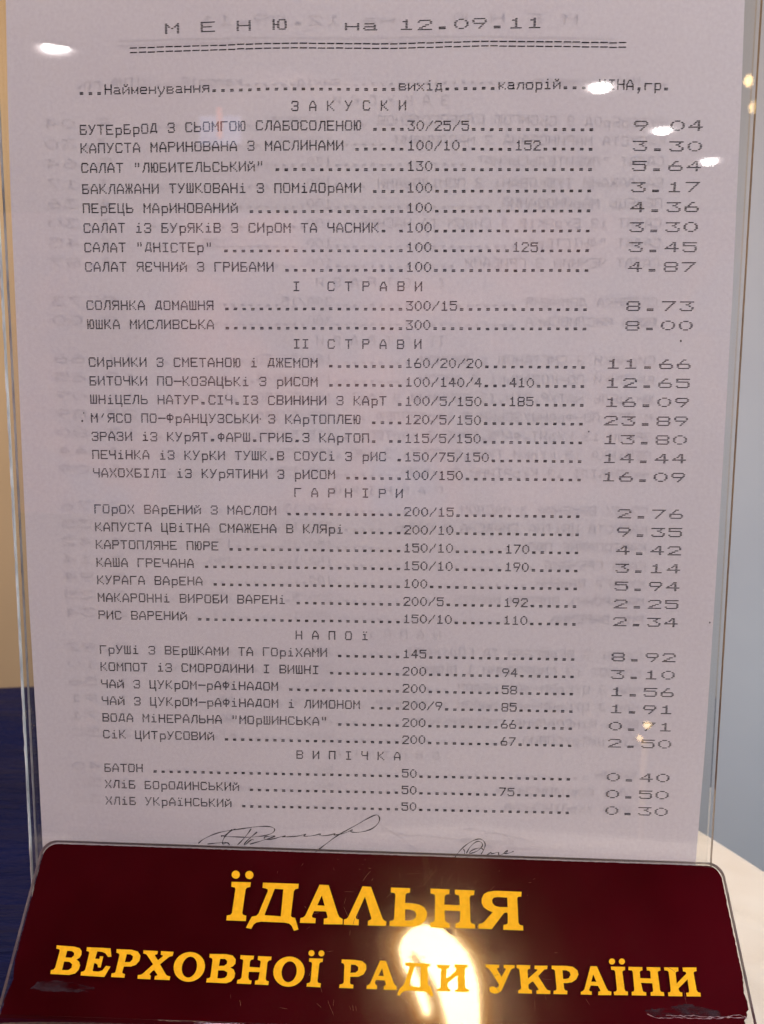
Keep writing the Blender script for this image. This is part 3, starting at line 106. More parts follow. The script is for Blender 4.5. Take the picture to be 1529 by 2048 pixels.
class MB:
    def __init__(self):
        self.v = []
        self.f = []

    def box(self, a, b):
        n = len(self.v)
        for x in (a[0], b[0]):
            for y in (a[1], b[1]):
                for z in (a[2], b[2]):
                    self.v.append((x, y, z))
        for q in ((0, 1, 3, 2), (4, 6, 7, 5), (0, 4, 5, 1), (2, 3, 7, 6), (0, 2, 6, 4), (1, 5, 7, 3)):
            self.f.append([n + i for i in q])

    def grid(self, fn, nu, nv):
        n = len(self.v)
        for j in range(nv + 1):
            for i in range(nu + 1):
                self.v.append(fn(i / nu, j / nv))
        for j in range(nv):
            for i in range(nu):
                a = n + j * (nu + 1) + i
                self.f.append((a, a + 1, a + nu + 2, a + nu + 1))

    def lathe(self, prof, c, n=32, ax='z'):
        b = len(self.v)
        for r, h in prof:
            for i in range(n):
                t = 2 * math.pi * i / n
                self.v.append((c[0] + r * math.cos(t), c[1] + r * math.sin(t), c[2] + h))
        for j in range(len(prof) - 1):
            for i in range(n):
                k = (i + 1) % n
                self.f.append((b + j * n + i, b + j * n + k, b + (j + 1) * n + k, b + (j + 1) * n + i))

    def build(self, name, mat, parent=None, smooth=False):
        return mesh(name, self.v, self.f, mat, parent, smooth)


def extrude(loops, top, bot, fn):
    """prism of a polygon with holes; fn(x,y,n)->world mm"""
    vs, fs = [], []
    flat = [p for lp in loops for p in lp]
    tri = tessellate_polygon([[Vector((x, y, 0)) for x, y in lp] for lp in loops])
    N = len(flat)
    vs = [fn(x, y, top) for x, y in flat] + [fn(x, y, bot) for x, y in flat]
    for t in tri:
        a, b, c = t
        ax, ay = flat[a]; bx, by = flat[b]; cx, cy = flat[c]
        if (bx - ax) * (cy - ay) - (by - ay) * (cx - ax) < 0:
            a, b, c = a, c, b
        fs.append((a, b, c))
        fs.append((a + N, c + N, b + N))
    s = 0
    for li, lp in enumerate(loops):
        n = len(lp)
        ar = sum(lp[i][0] * lp[(i + 1) % n][1] - lp[(i + 1) % n][0] * lp[i][1] for i in range(n))
        for i in range(n):
            a, b = s + i, s + (i + 1) % n
            fs.append((a, a + N, b + N, b) if (ar > 0) == (li == 0) or True else (a, b, b + N, a + N))
        s += n
    return vs, fs


def mat(name):
    m = bpy.data.materials.new(name)
    m.use_nodes = True
    nt = m.node_tree
    nt.nodes.clear()
    out = nt.nodes.new('ShaderNodeOutputMaterial')
    return m, nt, out


def N(nt, t, **kw):
    n = nt.nodes.new('ShaderNode' + t)
    for k, v in kw.items():
        if k in n.inputs.keys():
            n.inputs[k].default_value = v
        else:
            setattr(n, k, v)
    return n


def noise(nt, scale, detail=3, rough=0.6, stretch=None):
    tc = N(nt, 'TexCoord')
    n = N(nt, 'TexNoise')
    n.inputs['Scale'].default_value = scale
    n.inputs['Detail'].default_value = detail
    n.inputs['Roughness'].default_value = rough
    if stretch:
        mp = N(nt, 'Mapping')
        mp.inputs['Scale'].default_value = stretch
        nt.links.new(tc.outputs['Object'], mp.inputs['Vector'])
        nt.links.new(mp.outputs[0], n.inputs['Vector'])
    else:
        nt.links.new(tc.outputs['Object'], n.inputs['Vector'])
    return n


def ramp(nt, src, stops):
    r = N(nt, 'ValToRGB')
    e = r.color_ramp.elements
    while len(e) < len(stops):
        e.new(0.5)
    for el, (p, c) in zip(e, stops):
        el.position = p
        el.color = (*c, 1)
    nt.links.new(src, r.inputs[0])
    return r


def principled(name, col, rough=0.5, metal=0.0, n=None, bump=None, spec=0.5, coat=0.0, coat_r=0.1, sheen=0.0):
    m, nt, out = mat(name)
    b = N(nt, 'BsdfPrincipled')
    b.inputs['Base Color'].default_value = (*col, 1)
    b.inputs['Roughness'].default_value = rough
    b.inputs['Metallic'].default_value = metal
    b.inputs['Specular IOR Level'].default_value = spec
    b.inputs['Coat Weight'].default_value = coat
    b.inputs['Coat Roughness'].default_value = coat_r
    b.inputs['Sheen Weight'].default_value = sheen
    if n:
        sc, c2, st = n
        t = noise(nt, sc, stretch=st)
        r = ramp(nt, t.outputs['Fac'], [(0.32, col), (0.68, c2)])
        nt.links.new(r.outputs[0], b.inputs['Base Color'])
    if bump:
        sc, strength, dist, st = bump
        t = noise(nt, sc, 4, 0.6, st)
        bp = N(nt, 'Bump')
        bp.inputs['Strength'].default_value = strength
        bp.inputs['Distance'].default_value = dist
        nt.links.new(t.outputs['Fac'], bp.inputs['Height'])
        nt.links.new(bp.outputs[0], b.inputs['Normal'])
    nt.links.new(b.outputs[0], out.inputs[0])
    return m


def schlick(nt, f0=0.04):
    g = N(nt, 'NewGeometry')
    dp = N(nt, 'VectorMath', operation='DOT_PRODUCT')
    nt.links.new(g.outputs['Incoming'], dp.inputs[0])
    nt.links.new(g.outputs['Normal'], dp.inputs[1])
    ab = N(nt, 'Math', operation='ABSOLUTE')
    nt.links.new(dp.outputs['Value'], ab.inputs[0])
    om = N(nt, 'Math', operation='SUBTRACT'); om.inputs[0].default_value = 1.0
    nt.links.new(ab.outputs[0], om.inputs[1])
    pw = N(nt, 'Math', operation='POWER'); pw.inputs[1].default_value = 5.0
    nt.links.new(om.outputs[0], pw.inputs[0])
    ma = N(nt, 'Math', operation='MULTIPLY_ADD')
    ma.inputs[1].default_value = 1 - f0
    ma.inputs[2].default_value = f0
    nt.links.new(pw.outputs[0], ma.inputs[0])
    return ma


def clear_mat(name, tint=(0.985, 0.985, 0.98), haze=0.0, f0=0.04, bumpy=0.0):
    """thin clear acrylic: see-through with a mirror-like surface and a faint scuffed haze"""
    m, nt, out = mat(name)
    f = schlick(nt, f0)
    tr = N(nt, 'BsdfTransparent'); tr.inputs[0].default_value = (*tint, 1)
    gl = N(nt, 'BsdfGlossy'); gl.inputs['Roughness'].default_value = 0.0
    gl.inputs[0].default_value = (1, 1, 1, 1)
    if bumpy:
        t = noise(nt, 18.0, 2)
        bp = N(nt, 'Bump'); bp.inputs['Strength'].default_value = bumpy; bp.inputs['Distance'].default_value = 0.002
        nt.links.new(t.outputs['Fac'], bp.inputs['Height'])
        nt.links.new(bp.outputs[0], gl.inputs['Normal'])
    mx = N(nt, 'MixShader')
    nt.links.new(f.outputs[0], mx.inputs[0])
    nt.links.new(tr.outputs[0], mx.inputs[1])
    nt.links.new(gl.outputs[0], mx.inputs[2])
    res = mx
    if haze > 0:
        g2 = N(nt, 'BsdfGlossy'); g2.inputs['Roughness'].default_value = 0.16
        m2 = N(nt, 'MixShader')
        t = noise(nt, 160.0, 4, 0.7, (1.0, 1.0, 1.0))
        mm = N(nt, 'Math', operation='MULTIPLY')
        t9 = noise(nt, 28.0, 4, 0.65)
        m9 = N(nt, 'MapRange'); m9.inputs[1].default_value = 0.35; m9.inputs[2].default_value = 0.65; m9.inputs[3].default_value = haze * 0.9; m9.inputs[4].default_value = haze * 3.2
        nt.links.new(t9.outputs['Fac'], m9.inputs[0]); nt.links.new(m9.outputs[0], mm.inputs[1])
        nt.links.new(t.outputs['Fac'], mm.inputs[0])
        nt.links.new(mm.outputs[0], m2.inputs[0])
        nt.links.new(mx.outputs[0], m2.inputs[1])
        nt.links.new(g2.outputs[0], m2.inputs[2])
        res = m2
    nt.links.new(res.outputs[0], out.inputs[0])
    return m


def emit(name, col, s, edge=None):
    m, nt, out = mat(name)
    e = N(nt, 'Emission')
    e.inputs[0].default_value = (*col, 1)
    e.inputs[1].default_value = s
    nt.links.new(e.outputs[0], out.inputs[0])
    return m


# ------------------------------------------------------------------ materials
M = {}
m, nt, out = mat('office_paper')
t1 = noise(nt, 900.0, 3, 0.7)
r1 = ramp(nt, t1.outputs['Fac'], [(0.3, (0.74, 0.70, 0.715)), (0.7, (0.82, 0.79, 0.80))])
t2 = noise(nt, 14.0, 3, 0.6)
r2 = ramp(nt, t2.outputs['Fac'], [(0.35, (0.965, 0.95, 0.955)), (0.65, (1, 1, 1))])
mu = N(nt, 'Mix', data_type='RGBA', blend_type='MULTIPLY'); mu.inputs[0].default_value = 1.0
nt.links.new(r1.outputs[0], mu.inputs[6]); nt.links.new(r2.outputs[0], mu.inputs[7])
di = N(nt, 'BsdfDiffuse'); tl = N(nt, 'BsdfTranslucent')
nt.links.new(mu.outputs[2], di.inputs[0]); nt.links.new(mu.outputs[2], tl.inputs[0])
tw = noise(nt, 9.0, 2, 0.5, (1.0, 1.0, 0.6))
bw = N(nt, 'Bump'); bw.inputs['Strength'].default_value = 0.5; bw.inputs['Distance'].default_value = 0.006
nt.links.new(tw.outputs['Fac'], bw.inputs['Height']); nt.links.new(bw.outputs[0], di.inputs['Normal'])
mx = N(nt, 'MixShader'); mx.inputs[0].default_value = 0.40
nt.links.new(di.outputs[0], mx.inputs[1]); nt.links.new(tl.outputs[0], mx.inputs[2])
nt.links.new(mx.outputs[0], out.inputs[0])
M['paper'] = m

m, nt, out = mat('ribbon_ink')
t1 = noise(nt, 1500.0, 2, 0.6)
t2 = noise(nt, 60.0, 2, 0.6)
ad = N(nt, 'Math', operation='ADD')
nt.links.new(t1.outputs['Fac'], ad.inputs[0]); nt.links.new(t2.outputs['Fac'], ad.inputs[1])
mr = N(nt, 'MapRange'); mr.inputs[1].default_value = 0.7; mr.inputs[2].default_value = 1.3
mr.inputs[3].default_value = 1.0; mr.inputs[4].default_value = 0.92
nt.links.new(ad.outputs[0], mr.inputs[0])
tr = N(nt, 'BsdfTransparent'); di = N(nt, 'BsdfDiffuse'); di.inputs[0].default_value = (0.014, 0.009, 0.012, 1)
mx = N(nt, 'MixShader')
nt.links.new(mr.outputs[0], mx.inputs[0]); nt.links.new(tr.outputs[0], mx.inputs[1]); nt.links.new(di.outputs[0], mx.inputs[2])
nt.links.new(mx.outputs[0], out.inputs[0])
M['ink'] = m
M['pen'] = principled('pen_ink', (0.012, 0.010, 0.014), 0.5)
M['clear'] = clear_mat('clear_acrylic', bumpy=0.02)
M['plate_clear'] = clear_mat('clear_plate_acrylic', haze=0.013, f0=0.042, bumpy=0.03)
M['edge_l'] = principled('sawn_acrylic_edge', (0.80, 0.84, 0.80), 0.35, n=(260.0, (0.35, 0.38, 0.38), (1, 1, 0.35)), spec=0.8)  # lamp light on the left edge is put into this whitish colour
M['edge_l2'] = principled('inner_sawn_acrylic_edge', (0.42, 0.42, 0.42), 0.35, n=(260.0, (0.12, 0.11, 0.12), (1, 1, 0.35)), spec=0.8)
M['edge_r'] = principled('yellowed_acrylic_edge', (0.34, 0.25, 0.14), 0.35, n=(180.0, (0.17, 0.12, 0.08), (1, 1, 0.5)), spec=0.7)  # same acrylic as the left edge; its darker side painted in brown
M['edge_p'] = principled('plate_edge', (0.40, 0.27, 0.26), 0.3, n=(200.0, (0.24, 0.14, 0.14), None), spec=0.8)
M['film'] = principled('maroon_film', (0.032, 0.0008, 0.0020), 0.45, n=(15.0, (0.062, 0.0018, 0.0050), None), spec=0.0)
M['yellow'] = principled('yellow_vinyl', (0.98, 0.52, 0.012), 0.6, n=(700.0, (0.86, 0.44, 0.010), None), spec=0.15)
M['vinyl_side'] = principled('vinyl_cut_side', (0.25, 0.09, 0.01), 0.7)
M['scratch'] = principled('scratch_in_acrylic', (0.34, 0.13, 0.08), 0.4)
m, nt, out = mat('lifted_film')
t1 = noise(nt, 170.0, 5, 0.7, (1.0, 2.2, 2.2))
mr = N(nt, 'MapRange'); mr.inputs[1].default_value = 0.38; mr.inputs[2].default_value = 0.66; mr.inputs[3].default_value = 0.0; mr.inputs[4].default_value = 0.85
nt.links.new(t1.outputs['Fac'], mr.inputs[0])
tr = N(nt, 'BsdfTransparent'); di = N(nt, 'BsdfDiffuse'); di.inputs[0].default_value = (0.060, 0.036, 0.044, 1)
mx = N(nt, 'MixShader')
nt.links.new(mr.outputs[0], mx.inputs[0]); nt.links.new(tr.outputs[0], mx.inputs[1]); nt.links.new(di.outputs[0], mx.inputs[2])
nt.links.new(mx.outputs[0], out.inputs[0])
M['scuff'] = m
M['bare'] = principled('bare_chipped_film', (0.50, 0.36, 0.38), 0.4, n=(500.0, (0.25, 0.12, 0.14), None))
M['cloth'] = principled('cream_cloth', (0.70, 0.65, 0.55), 0.85, n=(26.0, (0.64, 0.575, 0.47), None), bump=(1800.0, 0.3, 0.0003, None), spec=0.2, sheen=0.1)
M['blue'] = principled('navy_cloth', (0.0006, 0.0045, 0.050), 0.6, n=(7.0, (0.003, 0.005, 0.034), (1, 5, 1)), bump=(14.0, 0.8, 0.02, (1, 5, 1)), spec=0.12)
M['wall_l'] = principled('ochre_wall_paint', (0.55, 0.42, 0.25), 0.9, n=(3.0, (0.50, 0.38, 0.22), None), bump=(120.0, 0.1, 0.001, None))
M['wall_r'] = principled('pale_grey_paint', (0.55, 0.55, 0.55), 0.9, n=(3.0, (0.50, 0.50, 0.51), None), bump=(120.0, 0.1, 0.001, None))
M['dark'] = principled('dark_ceiling', (0.022, 0.016, 0.014), 1.0, spec=0.0)
m, nt, out = mat('patterned_back_wall')  # blotches made up to give soft pink patches in the reflections
t1 = noise(nt, 0.8, 3, 0.55)
rr = ramp(nt, t1.outputs['Fac'], [(0.34, (0.08, 0.06, 0.07)), (0.47, (0.25, 0.22, 0.30)), (0.58, (0.60, 0.32, 0.32)), (0.68, (0.30, 0.36, 0.55))])
bd = N(nt, 'BsdfDiffuse'); nt.links.new(rr.outputs[0], bd.inputs[0]); nt.links.new(bd.outputs[0], out.inputs[0])
M['back'] = m
M['floor'] = principled('brown_carpet', (0.12, 0.07, 0.05), 0.95, n=(40.0, (0.08, 0.05, 0.04), None))
M['wood'] = principled('dark_wood', (0.10, 0.05, 0.03), 0.5, n=(20.0, (0.06, 0.03, 0.02), (1, 6, 1)))
M['brass'] = principled('brass', (0.6, 0.42, 0.18), 0.3, metal=1.0)
M['white'] = principled('white_enamel', (0.75, 0.74, 0.72), 0.4)
M['spot'] = emit('downlight_glow', (1.0, 0.97, 0.93), 42.0)
M['ring'] = emit('downlight_reflector_glow', (1.0, 0.93, 0.90), 6.0)  # bloom round the bulb as emission, inner then outer
M['ring2'] = emit('downlight_rim_glow', (1.0, 0.90, 0.88), 1.3)
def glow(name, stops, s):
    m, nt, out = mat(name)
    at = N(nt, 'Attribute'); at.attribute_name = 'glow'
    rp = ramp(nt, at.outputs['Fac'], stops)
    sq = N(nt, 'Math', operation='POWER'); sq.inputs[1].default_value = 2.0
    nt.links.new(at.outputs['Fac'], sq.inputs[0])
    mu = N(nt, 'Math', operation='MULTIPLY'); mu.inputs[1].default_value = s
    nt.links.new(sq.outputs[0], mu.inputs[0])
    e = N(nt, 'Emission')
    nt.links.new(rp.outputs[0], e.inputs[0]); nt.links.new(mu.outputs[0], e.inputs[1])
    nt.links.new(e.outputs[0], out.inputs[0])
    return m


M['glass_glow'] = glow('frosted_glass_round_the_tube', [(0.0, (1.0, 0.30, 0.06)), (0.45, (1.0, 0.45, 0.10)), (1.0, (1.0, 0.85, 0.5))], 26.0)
M['reflector_glow'] = glow('downlight_reflector', [(0.0, (1.0, 0.86, 0.84)), (1.0, (1.0, 0.97, 0.94))], 22.0)  # bloom around the ceiling lights put in as emission
M['bulb'] = emit('small_bulb_glow', (1.0, 0.70, 0.30), 11.0)
M['tube'] = emit('lamp_tube_glow', (1.0, 0.70, 0.34), 62.0)
M['shade'] = emit('lit_amber_shade', (1.0, 0.52, 0.14), 7.0)
M['screen_a'] = emit('screen_lavender', (0.62, 0.66, 1.0), 1.5)
M['screen_b'] = emit('screen_orange', (1.0, 0.30, 0.16), 2.2)

# ------------------------------------------------------------------ setting: walls, floor, ceiling
def struct(name, bm, m):
    o = bm.build(name, m)
    o['kind'] = 'structure'
    return o


b = MB(); b.box((-3500, 1200, -900), (250, 1300, 1400)); struct('wall', b, M['wall_l'])
b = MB(); b.box((250, 1190, -900), (3500, 1300, 1400)); struct('wall_panel', b, M['wall_r'])
b = MB(); b.box((-3500, -6500, -940), (3500, 1300, -900)); struct('floor', b, M['floor'])
b = MB(); b.box((-3500, -6600, -900), (3500, -6500, 1400)); struct('back_wall', b, M['back'])
b = MB(); b.box((-3500, -6500, 1402), (3500, 1300, 1440)); struct('ceiling', b, M['dark'])

# ------------------------------------------------------------------ table and cloths
ZT = -144.3
tA, tB, tC, tD = (98.3, 169.2), (211, -75), (40, -95), (-144, -75)


def quadpt(s, t):
    return tuple((1 - s) * (1 - t) * a + s * (1 - t) * b_ + s * t * c + (1 - s) * t * d for a, b_, c, d in zip(tA, tB, tC, tD))


def cloth_h(x, y):
    # soft pressed creases across the cloth
    h = 0.0
    for (px, py, ang, wd, a) in ((133, 30, 2.55, 4, -1.6), (128, 2, 0.35, 5, 1.7), (138, -28, 2.2, 6, 1.6), (0, 100, 1.1, 12, 1.0)):
        d = -(x - px) * math.sin(ang) + (y - py) * math.cos(ang)
        h += a * math.exp(-(d / wd) ** 2) + 0.35 * a * math.tanh(d / wd)
    h += 0.35 * math.sin(x * 0.045 + y * 0.03) * math.sin(y * 0.06 - x * 0.02)
    return h - 1.6


table = empty('table', (60, 0, -900))
tag(table, 'dark wooden table mostly hidden under the cream cloth', 'table')
b = MB()
inset = [tuple(q * 0.985 + c0 * 0.015 for q, c0 in zip(p, (60, 0))) for p in (tA, tB, tC, tD)]
b.v = [(x, y, ZT - 6) for x, y in inset] + [(x, y, ZT - 26) for x, y in inset]
b.f = [(3, 2, 1, 0), (4, 5, 6, 7)] + [(i, (i + 1) % 4, 4 + (i + 1) % 4, 4 + i) for i in range(4)]
b.build('tabletop', M['wood'], table)
b = MB(); b.lathe([(0, -726), (150, -726), (150, -715), (40, -700), (28, -640), (28, -60), (90, -27), (0, -27)], (60, 0, ZT), 28)
b.build('pedestal', M['wood'], table, True)

b = MB()
n_s, n_t, skirt = 110, 110, 10


def cl(u, v):
    # u, v in 0..1 with a skirt that rolls over each edge
    e = 0.06
    def m1(q):
        if q < e: return 0.0, (e - q) / e
        if q > 1 - e: return 1.0, (q - 1 + e) / e
        return (q - e) / (1 - 2 * e), 0.0
    s, ds = m1(u); t, dt = m1(v)
    x, y = quadpt(s, t)
    d = max(ds, dt)
    z = ZT + cloth_h(x, y)
    if d > 0:
        cx, cy = 60, 0
        L_ = math.hypot(x - cx, y - cy)
        o_ = 4.0 * math.sin(min(1, d * 4) * math.pi / 2) + 5 * d * (0.5 + 0.5 * math.sin((x + y) * 0.06))
        x += (x - cx) / L_ * o_; y += (y - cy) / L_ * o_
        z -= 4.0 * (1 - math.cos(min(1, d * 4) * math.pi / 2)) + 70 * max(0, d - 0.2)
    return (x, y, z)


b.grid(cl, 150, 150)
o = b.build('tablecloth', M['cloth'], None, True)
tag(o, 'cream tablecloth with soft creases under the acrylic menu holder', 'tablecloth')

# blue cloth on a lower bench behind and to the left
bench = empty('bench', (-320, 130, -900))
tag(bench, 'low wooden bench hidden under the navy blue cloth', 'bench')
b = MB(); b.box((-900, -150, -215), (40, 350, -190)); b.build('seat', M['wood'], bench)
for x in (-880, 0):
    for y in (-130, 310):
        b = MB(); b.box((x, y, -900), (x + 40, y + 30, -215)); b.build('leg', M['wood'], bench)
b = MB()


def bl(u, v):
    x = -930 + 1000 * u
    y = -180 + 560 * v
    z = -181 + 2.2 * math.sin(y * 0.045 + 1.1 * math.sin(x * 0.012)) + 1.4 * math.sin(y * 0.09 + x * 0.02) + 1.2 * math.sin(x * 0.03 - y * 0.01)
    if v > 0.955: 
        d = (v - 0.955) / 0.045
        z -= 90 * (d ** 1.6); y = -180 + 560 * 0.955 + 16 * d ** 0.6
    if v < 0.04: z -= 100 * (0.04 - v) / 0.04
    if u < 0.03: z -= 100 * (0.03 - u) / 0.03
    if u > 0.97: z -= 100 * (u - 0.97) / 0.03
    return (x, y, z)


b.grid(bl, 140, 120)
o = b.build('blue_cloth', M['blue'], None, True)
tag(o, 'navy blue cloth in soft folds spread low at the left behind the holder', 'cloth')

# ------------------------------------------------------------------ menu sheet
DATA = json.loads(DATA_JSON)
K, U0 = 2.56488, -83.87
V0 = 112.44


def interp(kn, x):
    if x <= kn[0][0]:
        a, c = kn[0], kn[1]
    elif x >= kn[-1][0]:
        return kn[-1][1]
    else:
        for a, c in zip(kn, kn[1:]):
            if a[0] <= x <= c[0]: break
    return a[1] + (c[1] - a[1]) * (x - a[0]) / (c[0] - a[0])


G = {
 'А': '3-5|2 6|1 7|0 8|0-8|0 8|0 8', 'Б': '0-7|0|0|0-6|0 8|0 8|0-7', 'В': '0-7|0 8|0 8|0-7|0 8|0 8|0-7',
 'Г': '0-8|0|0|0|0|0|0', 'Д': '3-7|3 7|2 7|2 7|1 7|0-8|0 8', 'Е': '0-8|0|0|0-6|0|0|0-8',
 'Ж': '0 4 8|0 4 8|1 4 7|2-6|1 4 7|0 4 8|0 4 8', 'З': '1-7|0 8|8|3-7|8|0 8|1-7',
 'И': '0 8|0 7-8|0 6 8|0 4 8|0 2 8|0-1 8|0 8', 'й': '2 6|3-5|0 8|0 6 8|0 4 8|0 2 8|0 8',
 'К': '0 7|0 6|0 4|0-2|0 4|0 6|0 8', 'Л': '3-8|3 8|2 8|2 8|2 8|1 8|0 8', 'М': '0 8|0-1 7-8|0 2 6 8|0 4 8|0 8|0 8|0 8',
 'Н': '0 8|0 8|0 8|0-8|0 8|0 8|0 8', 'О': '1-7|0 8|0 8|0 8|0 8|0 8|1-7', 'П': '0-8|0 8|0 8|0 8|0 8|0 8|0 8',
 'Р': '0-7|0 8|0 8|0-7|0|0|0', 'р': '||1-7|1 8|1 8|1 8|1-7|1|1', 'С': '1-7|0 8|0|0|0|0 8|1-7', 'Т': '0-8|4|4|4|4|4|4',
 'У': '0 8|1 7|2 6|3-5|4|3|1-2', 'Ф': '4|1-7|0 4 8|0 4 8|1-7|4|4', 'Х': '0 8|1 7|2 6|4|2 6|1 7|0 8',
 'Ц': '0 7|0 7|0 7|0 7|0 7|0 7|0-8|8|8', 'Ч': '0 8|0 8|0 8|1-8|8|8|8', 'Ш': '0 4 8|0 4 8|0 4 8|0 4 8|0 4 8|0 4 8|0-8',
 'Ь': '0|0|0|0-7|0 8|0 8|0-7', 'Ю': '0 4-7|0 3 8|0 3 8|0-3 8|0 3 8|0 3 8|0 4-7', 'Я': '1-8|0 8|0 8|1-8|3 8|1 8|0 8',
 'І': '1-7|4|4|4|4|4|1-7', 'і': '4||2-4|4|4|4|1-7', 'ї': '2 6||2-4|4|4|4|1-7', 'Є': '1-7|0 8|0|0-5|0|0 8|1-7',
 '"': '2 6|2 6|2 6', "'": '5|4|3', '-': '|||0-9', '.': '|||||2-5|2-5', ',': '|||||3-5|3-5|4|3', '/': '8|7|6|4|2|1|0',
 '=': '||0-8|||0-8', 'а': '||1-6|7|1-7|0 7|1-8', 'м': '||0 8|0-1 7-8|0 2 6 8|0 4 8|0 8', 'е': '||1-7|0 8|0-8|0|1-7',
 'н': '||0 8|0 8|0-8|0 8|0 8', 'у': '||0 8|0 8|1 7|2 6|3-5|3|1-2', 'в': '||0-6|0 8|0-7|0 8|0-7', 'я': '||1-8|0 8|1-8|2 8|0 8',
 'и': '||0 8|0 6 8|0 4 8|0 2 8|0 8', 'х': '||0 8|2 6|4|2 6|0 8', 'д': '||3-7|2 7|2 7|1 7|0-8|0 8', 'к': '||0 7|0 5|0-3|0 5|0 8',
 'л': '||3-8|2 8|2 8|1 8|0 8', 'о': '||1-7|0 8|0 8|0 8|1-7', 'г': '||0-8|0|0|0|0',
 '0': '3-5|1 7|0 8|0 8|0 8|1 7|3-5', '1': '4|2-4|4|4|4|4|1-7', '2': '1-7|0 8|8|5-6|3-4|1-2|0-8', '3': '0-8|6|4-5|6|8|0 8|1-7',
 '4': '5-6|4 6|3 6|1 6|0-8|6|6', '5': '0-8|0|0-7|8|8|0 8|1-7', '6': '4-5|3|2|0-7|0 8|0 8|1-7', '7': '0-8|7|6|5|4|3|2',
 '8': '1-7|0 8|0 8|1-7|0 8|0 8|1-7', '9': '1-7|0 8|0 8|1-7|6|5|4',
}
GP = {}
for ch, s in G.items():
    rows = []
    for r_, row in enumerate(s.split('|')):
        for tk in row.split():
            if '-' in tk:
                a, c = tk.split('-'); rows.append((r_, int(a), int(c)))
            else:
                rows.append((r_, int(tk), int(tk)))
    GP[ch] = rows
ST = K / 12.0
DW, DH, RP = 0.40, 0.345, 0.405


def put(vs, fs, ch, col, dbl, kn, yf):
    if ch == ' ': return
    m_ = 2 if dbl else 1
    base = U0 + K * col + 0.17
    jv = random.gauss(0, 0.03)
    wk = random.uniform(0.86, 1.0)
    for (r_, a, c) in GP[ch]:
        jx = random.gauss(0, 0.028)
        x0 = base + a * ST * m_ - DW / 2 + jx
        x1 = base + c * ST * m_ + DW / 2 + (ST * 1.2 if dbl else 0) + jx
        xm = base + 4 * ST * m_
        z = interp(kn, base + (a + c) / 2 * ST * m_) + (3 - r_) * RP + jv + random.gauss(0, 0.012)
        sl = (interp(kn, xm + 2) - interp(kn, xm - 2)) / 4 * (x1 - x0) / 2
        h = (DH if not dbl else DH * 0.86) / 2 * wk
        n_ = len(vs)
        q = 0.05
        vs += [(x0 - q, yf, z - h - sl), (x1 - q, yf, z - h + sl), (x1 + q, yf, z + h + sl), (x0 + q, yf, z + h - sl)]
        fs.append((n_, n_ + 1, n_ + 2, n_ + 3))


DOTS = 58
def item(name, val, cal, price):
    t = name
    if not t.endswith(' ') and len(t) < 36: t += ' '
    t = t + '.' * (37 - len(t)) + val
    if cal:
        t = t + '.' * (49 - len(t)) + cal
    t = t + '.' * (DOTS - len(t))
    return t, price


